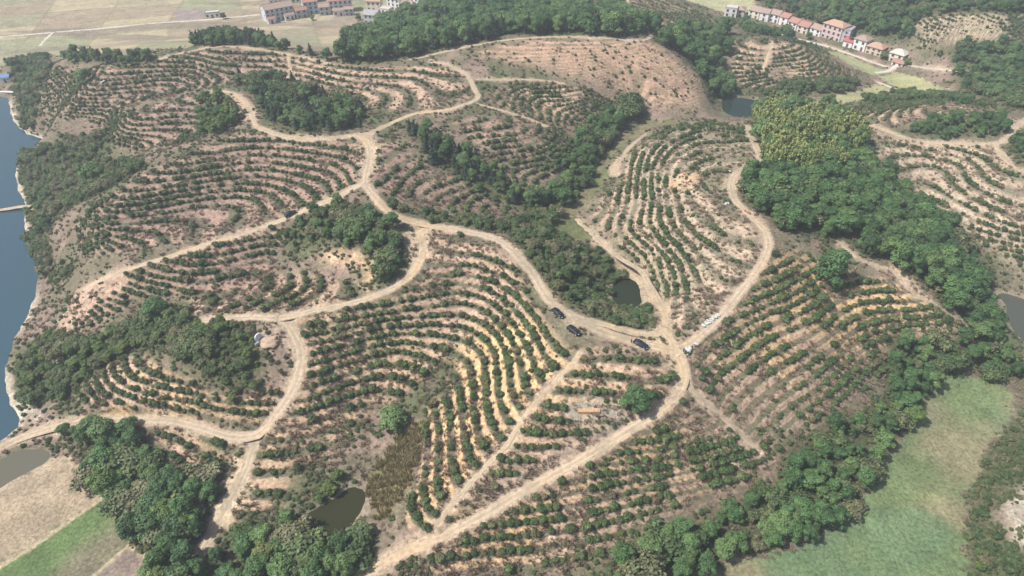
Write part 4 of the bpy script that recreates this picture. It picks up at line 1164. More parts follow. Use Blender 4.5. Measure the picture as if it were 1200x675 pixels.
def scatter(name, label, x, y, z, scale, variants, second=None, lean=0.0, zs=None):
    """one countless mass of plants: geometry nodes put copies of the plants on points"""
    n = len(x)
    me = bpy.data.meshes.new(name); me.vertices.add(n)
    me.vertices.foreach_set('co', np.stack([x, y, z], -1).astype(np.float32).ravel())
    a = me.attributes.new('plant_turn', 'FLOAT_VECTOR', 'POINT')
    rot = np.zeros((n, 3), np.float32); rot[:, 2] = RNG.uniform(0, 6.28, n); rot[:, :2] = RNG.normal(0, lean, (n, 2)); a.data.foreach_set('vector', rot.ravel())
    a = me.attributes.new('plant_size', 'FLOAT_VECTOR', 'POINT')
    sc = np.stack([scale, scale, scale * (RNG.uniform(.85, 1.15, n) if zs is None else zs)], -1).astype(np.float32); a.data.foreach_set('vector', sc.ravel())
    a = me.attributes.new('plant_kind', 'INT', 'POINT'); a.data.foreach_set('value', RNG.integers(0, len(variants), n).astype(np.int32))
    o = link(name, me); tag(o, label, None, None, 'stuff')
    ng = bpy.data.node_groups.new(name + '_nodes', 'GeometryNodeTree')
    ng.interface.new_socket('Geometry', in_out='INPUT', socket_type='NodeSocketGeometry'); ng.interface.new_socket('Geometry', in_out='OUTPUT', socket_type='NodeSocketGeometry')
    gi = ng.nodes.new('NodeGroupInput'); go = ng.nodes.new('NodeGroupOutput'); out = ng.nodes.new('GeometryNodeJoinGeometry')
    def named(t, nme):
        q = ng.nodes.new('GeometryNodeInputNamedAttribute'); q.data_type = t; q.inputs['Name'].default_value = nme; return q.outputs['Attribute']
    for src in [variants] + ([second] if second else []):
        jn = ng.nodes.new('GeometryNodeJoinGeometry'); ip = ng.nodes.new('GeometryNodeInstanceOnPoints')
        for s in src:
            if isinstance(s, bpy.types.Object):
                oi = ng.nodes.new('GeometryNodeObjectInfo'); oi.transform_space = 'ORIGINAL'; oi.inputs['Object'].default_value = s; oi.inputs['As Instance'].default_value = True
                ng.links.new(oi.outputs['Geometry'], jn.inputs[0])
        ng.links.new(gi.outputs[0], ip.inputs['Points']); ng.links.new(jn.outputs[0], ip.inputs['Instance'])
        ip.inputs['Pick Instance'].default_value = True
        ng.links.new(named('INT', 'plant_kind'), ip.inputs['Instance Index'])
        ng.links.new(named('FLOAT_VECTOR', 'plant_turn'), ip.inputs['Rotation']); ng.links.new(named('FLOAT_VECTOR', 'plant_size'), ip.inputs['Scale'])
        ng.links.new(ip.outputs[0], out.inputs[0])
    ng.links.new(out.outputs[0], go.inputs[0])
    md = o.modifiers.new('plants', 'NODES'); md.node_group = ng
    return o
f_ = ~isnear
scatter('orchard_bushes', 'countless smaller dark green orchard bushes in the farther terrace rows', bx[f_], by[f_], bz[f_] - .08, bs[f_], list(bush_src.values()))

# --- woods
tx, ty, tk, tw, th = [], [], [], [], []
for k, w in enumerate(WOODS):
    poly = wpoly(w[1]); sp = w[3]
    x0, y0 = poly.min(0) - 6; x1, y1 = poly.max(0) + 6
    gxx, gyy = np.meshgrid(np.arange(x0, x1, sp), np.arange(y0, y1, sp * .9), indexing='ij')
    x = gxx.ravel() + RNG.uniform(-.42, .42, gxx.size) * sp; y = gyy.ravel() + RNG.uniform(-.42, .42, gxx.size) * sp
    s = mg(wood_id, x, y) == k
    x, y = x[s], y[s]; n = len(x)
    kinds = np.array(list(w[2]))[RNG.integers(0, len(w[2]), n)]
    hh = w[4][0] * .85 + (w[4][1] - w[4][0] * .85) * np.clip(.75 * RNG.random(n) + .9 * fbm(N3, x, y, 22, 2) - .3, 0, 1)
    tx.append(x); ty.append(y); tk.append(kinds); tw.append(np.full(n, k)); th.append(hh)
tx, ty, tk, tw, th = map(np.concatenate, (tx, ty, tk, tw, th))
tz, ti = terrain(tx, ty, True)
s = (ti['droad'] > 1.2) & (ti['dw'] > .6)
tx, ty, tz, tk, tw, th = tx[s], ty[s], tz[s], tk[s], tw[s], th[s]
px, py, dep = visible_px(tx, ty, tz)
s = (px > -90) & (px < 1290) & (py > -45) & (py < 760)
tx, ty, tz, tk, tw, th, px, py, dep = [a[s] for a in (tx, ty, tz, tk, tw, th, px, py, dep)]
print('trees', len(tx), {k: int((tk == k).sum()) for k in 'bcpys'})
PROTO = {'b': (BROAD, TRUNKS, 'broadleaf_tree', 'leafy green tree'), 'c': (CONI, TRUNKS, 'conifer_tree', 'dark narrow conifer'), 'p': (BAMB, [BTRUNK], 'bamboo_clump', 'feathery yellow green bamboo clump'), 'y': (YELL, TRUNKS, 'broadleaf_tree', 'light green tree'), 's': (SCRUB, None, 'scrub_bush', 'low grey green scrub bush')}
def make_tree(kind, x, y, z, h, wf, label, group, var=None):
    crowns, trunks, nm, _ = PROTO[kind]
    v = int(RNG.integers(0, len(crowns))) if var is None else var
    r = empty(nm, (x, y, z - .1), RNG.uniform(0, 6.28)); r.scale = (h * wf, h * wf, h)
    tag(r, label, 'bush' if kind == 's' else 'bamboo' if kind == 'p' else 'tree', group)
    c = link('crown', crowns[v], r)
    t = link('stem' if kind == 'p' else 'trunk', trunks[v % len(trunks)], r) if trunks else None
    return r, c, t, v
LIMIT = {'b': 300, 'c': 120, 'p': 80, 'y': 30, 's': 60}
wscale = {'b': 1.05, 'c': .95, 'p': .8, 'y': 1.15, 's': 1.35}
for kind in 'bcpys':
    ids = np.nonzero(tk == kind)[0]
    inside_frame = (px[ids] > 8) & (px[ids] < 1192) & (py[ids] > 25) & (py[ids] < 672)
    sc = np.where(inside_frame, th[ids] / dep[ids], 0)
    o_ = ids[np.argsort(-sc)]
    nearT = o_[:LIMIT[kind]]; rest = o_[LIMIT[kind]:]
    crowns, trunks = {}, {}
    for i in nearT:
        ph = WOODS[tw[i]][5]
        wf = wscale[kind] * RNG.uniform(.72, 1.25)
        r, c, t, v = make_tree(kind, tx[i], ty[i], tz[i], th[i], wf, PROTO[kind][3] + ' ' + ph, PROTO[kind][3] + ('es ' if kind == 's' else 's ') + ph)
        crowns.setdefault(v, c)
        if t: trunks.setdefault(v % len(PROTO[kind][1]), t)
    if len(rest):
        nmm = {'b': 'woodland', 'c': 'conifer_wood', 'p': 'bamboo_grove', 'y': 'thicket', 's': 'scrubland'}[kind]
        lab = {'b': 'mass of farther broadleaf woodland on the hills', 'c': 'mass of farther dark conifers on the hills', 'p': 'dense farther part of the pale bamboo grove', 'y': 'mass of light green thicket', 's': 'mass of low grey green scrub'}[kind]
        scatter(nmm, lab, tx[rest], ty[rest], tz[rest] - .1, th[rest] * wscale[kind] * RNG.uniform(.75, 1.22, len(rest)), list(crowns.values()), list(trunks.values()), .04, zs=np.full(len(rest), 1.0))
    if kind == 's': scrub_src = list(crowns.values())
for (qx, qy, h, wf, kind, lab) in SINGLES:
    p = unproject(np.array([qx], float), np.array([qy], float))[0]
    z = float(terrain(np.array([p[0]]), np.array([p[1]]))[0])
    make_tree(kind, p[0], p[1], z, h, wf, lab, None)

# --- dry weeds and low brush over the open slopes
def sample_area(n, weight, x0=-470, x1=520, y0=75, y1=660):
    u = RNG.uniform(0, 1, n); y = (math.sqrt(y0) + (math.sqrt(y1) - math.sqrt(y0)) * u) ** 2
    x = RNG.uniform(-1, 1, n) * .80 * (y * CP + CAM_H * SP)
    w = weight(x, y)
    s = RNG.random(n) < w
    return x[s], y[s]
def w_tuft(x, y):
    m = bil(ORCH_M, x, y); wd = bil(WOOD_M, x, y); fl = bil(FIELD_M, x, y)
    m = m * (1 - .75 * bil(D_RED, x, y))
    return np.clip((.35 * (1 - .8 * bil(D_RED, x, y)) + .65 * m) * (1 - fl * 1.0) * (1 - .7 * wd) * (.25 + 1.2 * sstep(.35, .65, fbm(N2, x, y, 10, 3))), 0, 1)
x, y = sample_area(105000, w_tuft)
z, ii = terrain(x, y, True)
s = (ii['droad'] > .5) & (ii['dw'] > .8)
x, y, z = x[s], y[s], z[s]
TUFT = [tuft_mesh('dry_weed_tuft', 400 + k, M_TUFT) for k in range(3)]
tuft_src = []
for k in range(3):
    o = link('dry_weed_tuft', TUFT[k]); o.location = (x[k], y[k], z[k]); o.rotation_euler = (0, 0, k)
    tag(o, 'single small tuft of dry brown weeds among many on the slopes', 'weeds', 'dry weed tufts on the slopes'); tuft_src.append(o)
print('tufts', len(x))
scatter('dry_weeds', 'countless tufts of dry brown weeds on the open slopes', x[3:], y[3:], z[3:], RNG.uniform(.5, 1.3, len(x) - 3), tuft_src, None, .1)
def w_brush(x, y):
    m = bil(ORCH_M, x, y); wd = bil(WOOD_M, x, y); fl = bil(FIELD_M, x, y)
    return np.clip((1 - fl) * (1 - .85 * bil(D_RED, x, y)) * (.16 * m + .6 * (1 - m) + .6 * wd) * sstep(.44, .60, fbm(N4, x, y, 16, 4) + .12 * wd + .05 * (1 - m)), 0, 1)
x, y = sample_area(80000, w_brush)
z, ii = terrain(x, y, True)
s = (ii['droad'] > .9) & (ii['dw'] > .8)
x, y, z = x[s], y[s], z[s]
print('brush', len(x))
scatter('low_brush', 'countless low grey green brush plants on weedy slopes', x, y, z - .05, RNG.uniform(.5, 1.5, len(x)), scrub_src, None, .1)

rid = [k for k, f in enumerate(FIELDS) if f[0] == 'reed_bed'][0]
x, y = sample_area(400000, lambda a, b: (mg(field_id, a, b) == rid) * .5)
x, y = x[:5000], y[:5000]
z, ii = terrain(x, y, True); s = ii['dw'] > .2; x, y, z = x[s], y[s], z[s]
reed_src = []
for k in range(2):
    o = link('reed_clump', tuft_mesh('reed_clump', 500 + k, M_REED, 30, 1.5, .6)); o.location = (x[k], y[k], z[k]); o.rotation_euler = (0, 0, k)
    tag(o, 'single clump of brown reeds in the gully reed bed', 'reeds', 'reed clumps in the gully'); reed_src.append(o)
scatter('reeds', 'countless brown reeds filling the gully above the bottom pond', x[2:], y[2:], z[2:], RNG.uniform(.7, 1.2, len(x) - 2), reed_src, None, .1)

# ------------------------------------------------------------------ built things
def ground_z(x, y):
    z, i = terrain(np.array([x]), np.array([y]), True)
    best = float(z[0])
    for nm, hw, lab, P, zz in ROADW:
        d = np.hypot(P[:, 0] - x, P[:, 1] - y); k = int(d.argmin())
        if d[k] < hw * .95: best = max(best, float(zz[k]))
    return best

def wp(px_, py_):
    p = unproject(np.array([float(px_)]), np.array([float(py_)]))[0]
    return float(p[0]), float(p[1])

def mesh_obj(name, verts, faces, m, parent=None, smooth=False):
    me = bpy.data.meshes.new(name); me.from_pydata(verts, [], faces); me.update(); me.materials.append(m)
    if smooth:
        for p in me.polygons: p.use_smooth = True
    return link(name, me, parent)

def box_vf(x0, x1, y0, y1, z0, z1, off=0):
    v = [(x0, y0, z0), (x1, y0, z0), (x1, y1, z0), (x0, y1, z0), (x0, y0, z1), (x1, y0, z1), (x1, y1, z1), (x0, y1, z1)]
    f = [(0, 3, 2, 1), (4, 5, 6, 7), (0, 1, 5, 4), (1, 2, 6, 5), (2, 3, 7, 6), (3, 0, 4, 7)]
    return v, [tuple(i + off for i in q) for q in f]

def boxes(name, lst, m, parent=None):
    V_, F_ = [], []
    for b in lst:
        v, f = box_vf(*b, off=len(V_)); V_ += v; F_ += f
    return mesh_obj(name, V_, F_, m, parent)

# ---- houses
WALLS = {'white': noise_mat('white_render', (.74, .73, .70), (.62, .62, .60), .5), 'cream': noise_mat('cream_render', (.70, .64, .50), (.60, .55, .43), .5),
         'pink': noise_mat('pink_tiles_wall', (.60, .42, .40), (.53, .38, .36), .6), 'tan': noise_mat('tan_render', (.60, .48, .33), (.52, .41, .29), .5),
         'grey': noise_mat('grey_render', (.42, .44, .46), (.36, .38, .40), .5), 'blue': noise_mat('shade_blue_render', (.50, .55, .62), (.45, .49, .56), .5)}  # blue walls: bluish shade of the fronts put into the colour
ROOFS = {'red': noise_mat('red_roof_tiles', (.37, .20, .16), (.30, .17, .14), .8), 'brown': noise_mat('brown_roof_tiles', (.34, .25, .21), (.28, .21, .18), .8),
         'orange': noise_mat('orange_roof_tiles', (.42, .28, .20), (.36, .24, .18), .8), 'crimson': noise_mat('crimson_sheet_roof', (.40, .12, .13), (.34, .10, .11), .8),
         'grey': noise_mat('grey_slab_roof', (.34, .34, .34), (.27, .27, .27), .8), 'pale': noise_mat('pale_slab_roof', (.52, .48, .42), (.44, .41, .37), .8)}
M_GLASS = mat('window_glass', (.05, .06, .075), .15, .5)
M_FRAME = mat('window_frame', (.55, .55, .53), .5)
M_DOOR = noise_mat('door_wood', (.16, .09, .06), (.11, .07, .05), 3)

def house(pl, pr, eave, depth, wall, roof, rtype, label, storeys=2, back=False):
    ax, ay = wp(*pl); bx_, by_ = wp(*pr)
    w = math.hypot(bx_ - ax, by_ - ay); rz = math.atan2(by_ - ay, bx_ - ax)
    z = min(ground_z(ax, ay), ground_z(bx_, by_), ground_z((ax + bx_) / 2, (ay + by_) / 2))
    root = empty('house', (ax, ay, z), rz)
    tag(root, label, 'house')
    m = WALLS[wall]; rise = min(depth, w) * .22 + .4
    if rtype == 'gable':       # ridge along the front
        v = [(0, 0, -1.5), (w, 0, -1.5), (w, depth, -1.5), (0, depth, -1.5), (0, 0, eave), (w, 0, eave), (w, depth, eave), (0, depth, eave), (0, depth / 2, eave + rise), (w, depth / 2, eave + rise)]
        f = [(0, 1, 5, 4), (2, 3, 7, 6), (1, 2, 6, 9, 5), (3, 0, 4, 8, 7)]
        mesh_obj('wall', v, f, m, root)
        o = .5; t = .22; s = rise / (depth / 2); e = eave + .06
        def slab(y0, y1, z0, z1):
            return [(-.35, y0, z0), (w + .35, y0, z0), (w + .35, y1, z1), (-.35, y1, z1), (-.35, y0, z0 + t), (w + .35, y0, z0 + t), (w + .35, y1, z1 + t), (-.35, y1, z1 + t)]
        V_ = slab(-o, depth / 2, e - s * o, e + rise) ; F_ = box_vf(0, 1, 0, 1, 0, 1)[1]
        V2 = slab(depth / 2, depth + o, e + rise, e - s * o); F2 = [tuple(i + 8 for i in q) for q in F_]
        ro = mesh_obj('roof', V_ + V2, F_ + F2, ROOFS[roof], root)
        boxes('ridge', [(-.4, w + .4, depth / 2 - .18, depth / 2 + .18, e + rise + .12, e + rise + .38)], ROOFS[roof], ro)
    elif rtype == 'hip':
        v, f = box_vf(0, w, 0, depth, -1.5, eave); mesh_obj('wall', v, f, m, root)
        o = .6; i = min(w, depth) * .42; e = eave + .003
        vv = [(-o, -o, e), (w + o, -o, e), (w + o, depth + o, e), (-o, depth + o, e), (-o, -o, e + .22), (w + o, -o, e + .22), (w + o, depth + o, e + .22), (-o, depth + o, e + .22)]
        if w >= depth: vv += [(i, depth / 2, e + rise + .2), (w - i, depth / 2, e + rise + .2)]; ff = [(4, 5, 9, 8), (5, 6, 9), (6, 7, 8, 9), (7, 4, 8)]
        else: vv += [(w / 2, i, e + rise + .2), (w / 2, depth - i, e + rise + .2)]; ff = [(4, 5, 8), (5, 6, 9, 8), (6, 7, 9), (7, 4, 8, 9)]
        mesh_obj('roof', vv, [(0, 3, 2, 1), (0, 1, 5, 4), (1, 2, 6, 5), (2, 3, 7, 6), (3, 0, 4, 7)] + ff, ROOFS[roof], root)
    else:                       # flat with parapet
        v, f = box_vf(0, w, 0, depth, -1.5, eave); mesh_obj('wall', v, f, m, root)
        boxes('roof', [(-.12, w + .12, -.12, depth + .12, eave + .003, eave + .22), (-.12, w + .12, -.12, .12, eave + .225, eave + .85), (-.12, w + .12, depth - .12, depth + .12, eave + .225, eave + .85), (-.12, .12, .125, depth - .125, eave + .225, eave + .85), (w - .12, w + .12, .125, depth - .125, eave + .225, eave + .85)], ROOFS[roof], root)
    sh = eave / storeys
    n = max(1, int(w / 3.1))
    for s in range(storeys):
        boxes('floor_band', [(-.06, w + .06, -.06, -.001, sh * (s + 1) - .35, sh * (s + 1) - .12)], M_FRAME, root) if s < storeys - 1 else None
        for k in range(n):
            cx = w * (k + .5) / n; zc = sh * s + sh * .5
            if s == 0 and k == n // 2:
                boxes('door', [(cx - .7, cx + .7, -.09, -.002, -.3, min(2.5, sh * .8))], M_DOOR, root); continue
            ww = .75; hh = min(.85, sh * .3)
            fr = boxes('window', [(cx - ww - .12, cx + ww + .12, -.10, -.002, zc - hh - .12, zc - hh), (cx - ww - .12, cx + ww + .12, -.10, -.002, zc + hh, zc + hh + .12), (cx - ww - .12, cx - ww, -.10, -.002, zc - hh, zc + hh), (cx + ww, cx + ww + .12, -.10, -.002, zc - hh, zc + hh)], M_FRAME, root)
            boxes('pane', [(cx - ww, cx + ww, -.05, -.002, zc - hh, zc + hh)], M_GLASS, fr)
        for side in (0, 1):     # end walls
            zc = sh * s + sh * .5; hh = min(.7, sh * .26); cy = depth * (.3 if s % 2 else .65)
            xx = (-.08, -.002) if side == 0 else (w + .002, w + .08)
            fr = boxes('window', [(*xx, cy - .72, cy + .72, zc - hh - .1, zc - hh), (*xx, cy - .72, cy + .72, zc + hh, zc + hh + .1)], M_FRAME, root)
            boxes('pane', [((xx[0] + (.03 if side == 0 else 0)), (xx[1] - (.03 if side else 0)), cy - .6, cy + .6, zc - hh, zc + hh)], M_GLASS, fr)
    return root

HOUSES = [
 ((313,26.5),(346,20.5), 8.6, 9.5,'blue','brown','gable','long shade tinted house at the left end of the left village, white end wall',3),
 ((315,28.5),(324,27), 3.4, 3.2,'white','red','gable','low white annex before the left end of the long shade tinted house',1),
 ((335,24.5),(346,22.5), 3.6, 3.2,'white','brown','gable','low white annex before the right end of the long shade tinted house',1),
 ((348,22),(361,20), 5.6, 5,'grey','red','gable','small grey house with red roof right of the long shade tinted house',2),
 ((357,17.5),(374,15.5), 8.8, 8,'blue','red','gable','tall shade tinted house with red roof in the middle of the left village',3),
 ((375,18.5),(387,17.5), 6.0, 6,'grey','brown','gable','grey two storey house between the taller left village houses',2),
 ((387,16.5),(414,14), 9.2, 9,'white','red','gable','wide white three storey house with red roof in the left village',3),
 ((391,19.5),(403,18.5), 4.2, 3.5,'white','brown','gable','low annex before the wide white three storey house',1),
 ((404,19),(415,18), 5.0, 4,'grey','brown','gable','small grey house at the right foot of the wide white house',2),
 ((427,28),(442,26), 6.6, 8,'grey','grey','gable','grey gabled house at the wood edge, nearest of the left village',2),
 ((430,13),(446,12), 7.2, 8,'cream','orange','gable','cream house with orange roof behind the grey gabled house',2),
 ((443,19),(456,18), 5.4, 6,'white','pale','flat','white flat roofed house beside the wood edge',2),
 ((454,11),(468,10), 8.2, 9,'white','grey','gable','tall white house with grey roof at the right of the left village',3),
 ((470,12),(482,10.5), 4.6, 6,'white','brown','gable','small white house with brown roof near the wood in the left village',1),
 ((472,5),(490,4), 6.6, 8,'white','red','gable','white house with red roof at the right end of the left village',2),
 ((316,6),(352,2.5), 7.2, 8,'cream','brown','gable','long cream house behind the long shade tinted house',2),
 ((356,4),(372,2.5), 7.6, 8,'white','red','gable','white house with red roof behind the tall shade tinted house',2),
 ((241,22),(258,20.5), 3.6, 6,'white','pale','flat','lone low white shed beside the far field road',1),
 ((638,7),(647,6), 6.2, 7,'pink','orange','gable','lone pinkish house with orange roof above the big wood',2),
 ((848,19),(862,21), 6.8, 8,'white','pale','flat','white house with flat roof at the upper left of the right village',2),
 ((862,19.5),(871,20.5), 5.4, 7,'pink','brown','hip','small pinkish house with hip roof beside the upper white house',2),
 ((876,19.5),(888,23), 5.8, 8,'cream','brown','gable','first cream house at the left end of the white row',2),
 ((889,24),(899,26), 6.6, 8,'white','brown','gable','white house second in the row, above the dark trees',2),
 ((900,25),(911,27.5), 6.4, 8,'white','brown','gable','white house third in the row, above the dark trees',2),
 ((912,28),(921,31), 6.4, 8,'white','red','gable','white house fourth in the row, reddish roof',2),
 ((922,32),(932,36), 5.4, 8,'white','red','gable','low white house fifth in the row, long red roof',2),
 ((933,36.5),(945,40), 5.4, 8,'cream','red','gable','cream house with red roof left of the tall pink house row',2),
 ((948,40),(960,43), 5.6, 7,'white','brown','gable','white house right beside the tall pink house',2),
 ((961,43),(983,49.5), 10.6, 9,'pink','orange','hip','tall pink three storey house in the right village',3),
 ((984,49),(993,51), 9.0, 9,'grey','grey','flat','tall grey flat roofed house attached to the pink house',3),
 ((987,54),(997,57), 4.4, 6,'white','crimson','gable','small white house with crimson roof',1),
 ((998,57),(1012,61), 7.6, 8,'white','brown','hip','white two storey house between crimson and orange roofs',2),
 ((1013,61.5),(1031,67), 5.2, 8,'tan','orange','hip','tan house with orange hip roof in the right village',2),
 ((1040,71),(1056,74.5), 6.0, 8,'cream','pale','hip','cream house at the lower right end of the right village',2),
 ((1044,76),(1057,78.5), 2.8, 3,'white','red','gable','low white annex before the last cream house',1),
]
for h in HOUSES: house(h[0], h[1], h[2] * (.86 if h[0][0] > 840 else 1), *h[3:7], h[7], h[8])

# ---- cars
M_PAINT = mat('dark_navy_paint', (.014, .017, .032), .22, .6)
M_PAINT2 = mat('black_paint', (.012, .012, .014), .25, .6)
M_CGLASS = mat('car_glass', (.03, .035, .04), .06, .6)
M_TYRE = mat('tyre_rubber', (.02, .02, .02), .9)
M_RIM = mat('alloy_rim', (.45, .45, .46), .3, .6)
M_LAMP = mat('headlight_lens', (.75, .76, .78), .15, .6)
M_TAIL = mat('tail_light_lens', (.35, .02, .02), .2, .6)
M_PLATE = mat('bumper_plastic', (.05, .05, .055), .6)

def loft_body(name, secs, m, parent):
    """secs: (x, half width bottom, half width top, z bottom, z top)"""
    V_, F_ = [], []
    for x, wb, wt, z0, z1 in secs:
        zm = z0 + (z1 - z0) * .55
        V_ += [(x, -wb * .94, z0), (x, -wb, z0 + .18 * (z1 - z0)), (x, -(wb * .6 + wt * .4), zm), (x, -wt, z1 - .04), (x, -wt * .9, z1), (x, wt * .9, z1), (x, wt, z1 - .04), (x, (wb * .6 + wt * .4), zm), (x, wb, z0 + .18 * (z1 - z0)), (x, wb * .94, z0)]
    n = 10
    for i in range(len(secs) - 1):
        for k in range(n):
            a = i * n + k; b = i * n + (k + 1) % n
            F_.append((a, a + n, b + n, b))
    F_.append(tuple(range(n))); F_.append(tuple(range((len(secs) - 1) * n, len(secs) * n))[::-1])
    return mesh_obj(name, V_, F_, m, parent, True)

def wheel(parent, x, y, r=.33):
    def cyl(nm, rad, hw, m, par, rings):
        V_, F_ = [], []
        for yy, rr in rings:
            for k in range(18):
                a = 2 * math.pi * k / 18; V_.append((x + rr * math.cos(a), y + yy, r + rr * math.sin(a)))
        for i in range(len(rings) - 1):
            for k in range(18):
                p = i * 18 + k; q = i * 18 + (k + 1) % 18; F_.append((p, q, q + 18, p + 18))
        F_.append(tuple(range(18))[::-1]); F_.append(tuple(range((len(rings) - 1) * 18, len(rings) * 18)))
        return mesh_obj(nm, V_, F_, m, par)
    t = cyl('wheel', r, .11, M_TYRE, parent, [(-.11, r * .82), (-.09, r * .97), (0, r), (.09, r * .97), (.11, r * .82)])
    s = 1 if y > 0 else -1
    cyl('rim', r * .6, .02, M_RIM, t, [(min(s * .112, s * .135), r * .55), (max(s * .112, s * .135), r * .6)])

def car(name, p0, p1, label, paint, suv=False):
    ax, ay = wp(*p0); bx_, by_ = wp(*p1)
    cx, cy = (ax + bx_) / 2, (ay + by_) / 2
    rz = math.atan2(by_ - ay, bx_ - ax)
    z = ground_z(cx, cy)
    zf = ground_z(cx + math.cos(rz) * 1.3, cy + math.sin(rz) * 1.3); zb = ground_z(cx - math.cos(rz) * 1.3, cy - math.sin(rz) * 1.3)
    root = empty(name, (cx, cy, (zf + zb) / 2 + .02), rz)
    root.rotation_euler = (0, -math.atan2(zf - zb, 2.6), rz)
    tag(root, label, 'car', 'dark cars parked on the dirt roads')
    up = .22 if suv else 0
    body = [(-2.32, .72, .66, .42, .80 + up), (-2.22, .86, .80, .30, .98 + up), (-1.5, .92, .86, .25, 1.02 + up), (-.6, .93, .87, .24, .99 + up), (.8, .93, .87, .24, .96 + up), (1.5, .91, .83, .25, .88 + up), (2.15, .84, .72, .30, .76 + up), (2.34, .68, .58, .40, .66 + up)]
    loft_body('body', body, paint, root)
    zb_ = .95 + up; zt = 1.46 + up
    back = -2.0 if suv else -1.75
    cab = [(back, .76, .74, zb_, zb_ + .05), (back + .35, .78, .66, zb_, zt - .06), (-.6, .79, .66, zb_, zt), (.15, .79, .65, zb_, zt - .03), (1.05, .76, .72, zb_ - .05, zb_ + .03)]
    loft_body('cabin', cab, M_CGLASS, root)
    rf = [(back + .38, .60, .58, zt - .07, zt - .01), (-.6, .64, .60, zt - .02, zt + .05), (.2, .62, .58, zt - .06, zt + .01)]
    loft_body('roof_panel', rf, paint, root)
    for s in (-1, 1):
        boxes('pillar', [(-.52, -.40, s * .79 - .02, s * .79 + .02, zb_, zb_ + .2)], paint, root)
        boxes('mirror', [(.75, .95, s * .98 - .09, s * .98 + .09, zb_ + .02, zb_ + .16)], paint, root)
        boxes('headlight', [(2.12, 2.30, s * .56 - .15, s * .56 + .15, .60 + up, .72 + up)], M_LAMP, root)
        boxes('tail_light', [(-2.31, -2.2, s * .62 - .16, s * .62 + .16, .78 + up, .92 + up)], M_TAIL, root)
        wheel(root, 1.42, s * .82); wheel(root, -1.38, s * .82)
    boxes('bumper', [(2.18, 2.40, -.62, .62, .34, .52)], M_PLATE, root); boxes('bumper', [(-2.40, -2.24, -.66, .66, .36, .54)], M_PLATE, root)
    return root
car('parked_car', (648, 364.5), (660, 373), 'dark car with parked position farthest up the ridge road, beside the orchard rows', M_PAINT2)
car('parked_car', (666, 385.5), (679, 394), 'black car tucked between orchard rows just below the ridge road', M_PAINT2, True)
car('parked_car', (744, 401), (758, 408), 'navy car on the ridge road nearest the junction', M_PAINT)
car('parked_car', (337, 254), (345, 249.5), 'black car alone on the straight spur road at left', M_PAINT2, True)

# ---- sacks, brick stack, stone, shed
M_SACK = noise_mat('white_woven_sack', (.50, .50, .47), (.36, .37, .35), 5)
M_RED = noise_mat('faded_red_cloth', (.34, .14, .12), (.27, .12, .10), 4)
def sack_mesh(name, seed, m):
    rng = random.Random(seed); bm = bmesh.new(); bmesh.ops.create_uvsphere(bm, u_segments=14, v_segments=9, radius=1)
    for v in bm.verts:
        x, y, z = v.co
        sx = math.copysign(abs(x) ** .6, x); sy = math.copysign(abs(y) ** .7, y); sz = math.copysign(abs(z) ** .8, z)
        k = 1 - .25 * max(0, sx - .6)
        v.co = (sx * .55, sy * .33 * k, (sz * .2 if sz < 0 else sz * .24) + rng.uniform(-.02, .02))
    bmesh.ops.create_cone(bm, cap_ends=True, segments=8, radius1=.10, radius2=.05, depth=.16, matrix=Matrix.Translation((.60, 0, .02)) @ Matrix.Rotation(math.pi / 2, 4, 'Y'))
    me = bpy.data.meshes.new(name); bm.to_mesh(me); bm.free(); me.materials.append(m)
    for p in me.polygons: p.use_smooth = True
    return me
SACKS = [sack_mesh('sack', s, M_SACK) for s in range(3)]
REDS = sack_mesh('bundle', 9, M_RED)
def heap(name, meshes, cpx, n, rx, ry, ang, sc, label, cat, group, seed):
    rng = random.Random(seed); cx, cy = wp(*cpx)
    for k in range(n):
        u = (k + .5) / n * 2 - 1; a = ang
        x = cx + math.cos(a) * u * rx + rng.uniform(-ry, ry) * -math.sin(a); y = cy + math.sin(a) * u * rx + rng.uniform(-ry, ry) * math.cos(a)
        o = link(name, meshes[k % len(meshes)])
        s = sc * rng.uniform(.85, 1.15)
        o.location = (x, y, ground_z(x, y) + .19 * s + (.30 * s if k % 3 == 2 else 0)); o.rotation_euler = (rng.uniform(-.15, .15), rng.uniform(-.15, .15), rng.uniform(0, 6.28)); o.scale = (s, s, s)
        tag(o, label, cat, group)
ax, ay = wp(822, 383); bx_, by_ = wp(842, 369)
heap('sack', SACKS, (832, 376), 20, 3.6, .7, math.atan2(by_ - ay, bx_ - ax), 1.1, 'white sack in the long heap beside the climbing road', 'sack', 'white sacks heaped along the climbing road', 1)
heap('sack', SACKS, (806, 413), 9, 1.0, .9, .9, 1.15, 'white sack in the small heap at the road junction', 'sack', 'white sacks heaped at the road junction', 2)
heap('sack', SACKS, (853, 202), 3, .8, .4, 0, 1.1, 'white sack beside the road bend near the hilltop', 'sack', 'white sacks by the upper road bend', 3)
heap('sack', SACKS, (851, 240), 3, .8, .4, .2, 1.0, 'white sack left of the road below the upper bend', 'sack', 'white sacks below the upper road bend', 4)
heap('sack', SACKS, (816, 405.5), 2, .6, .2, .2, 1.1, 'white sack at the right verge of the junction', 'sack', 'white sacks on the junction verge', 5)
heap('sack', SACKS, (504.5, 72), 3, .7, .4, .2, 1.3, 'white sack at the end of the far sandy road', 'sack', 'white sacks on the far ridge', 6)
heap('sack', SACKS, (121, 97), 3, .8, .3, .2, 1.3, 'white sack on the far left terraces', 'sack', 'white sacks on the far left terraces', 7)
heap('cloth_bundle', [REDS], (876, 249), 3, 1.4, .3, -.9, 1.1, 'faded red cloth bundle lying on the climbing road', 'bundle', 'red bundles on the climbing road', 8)

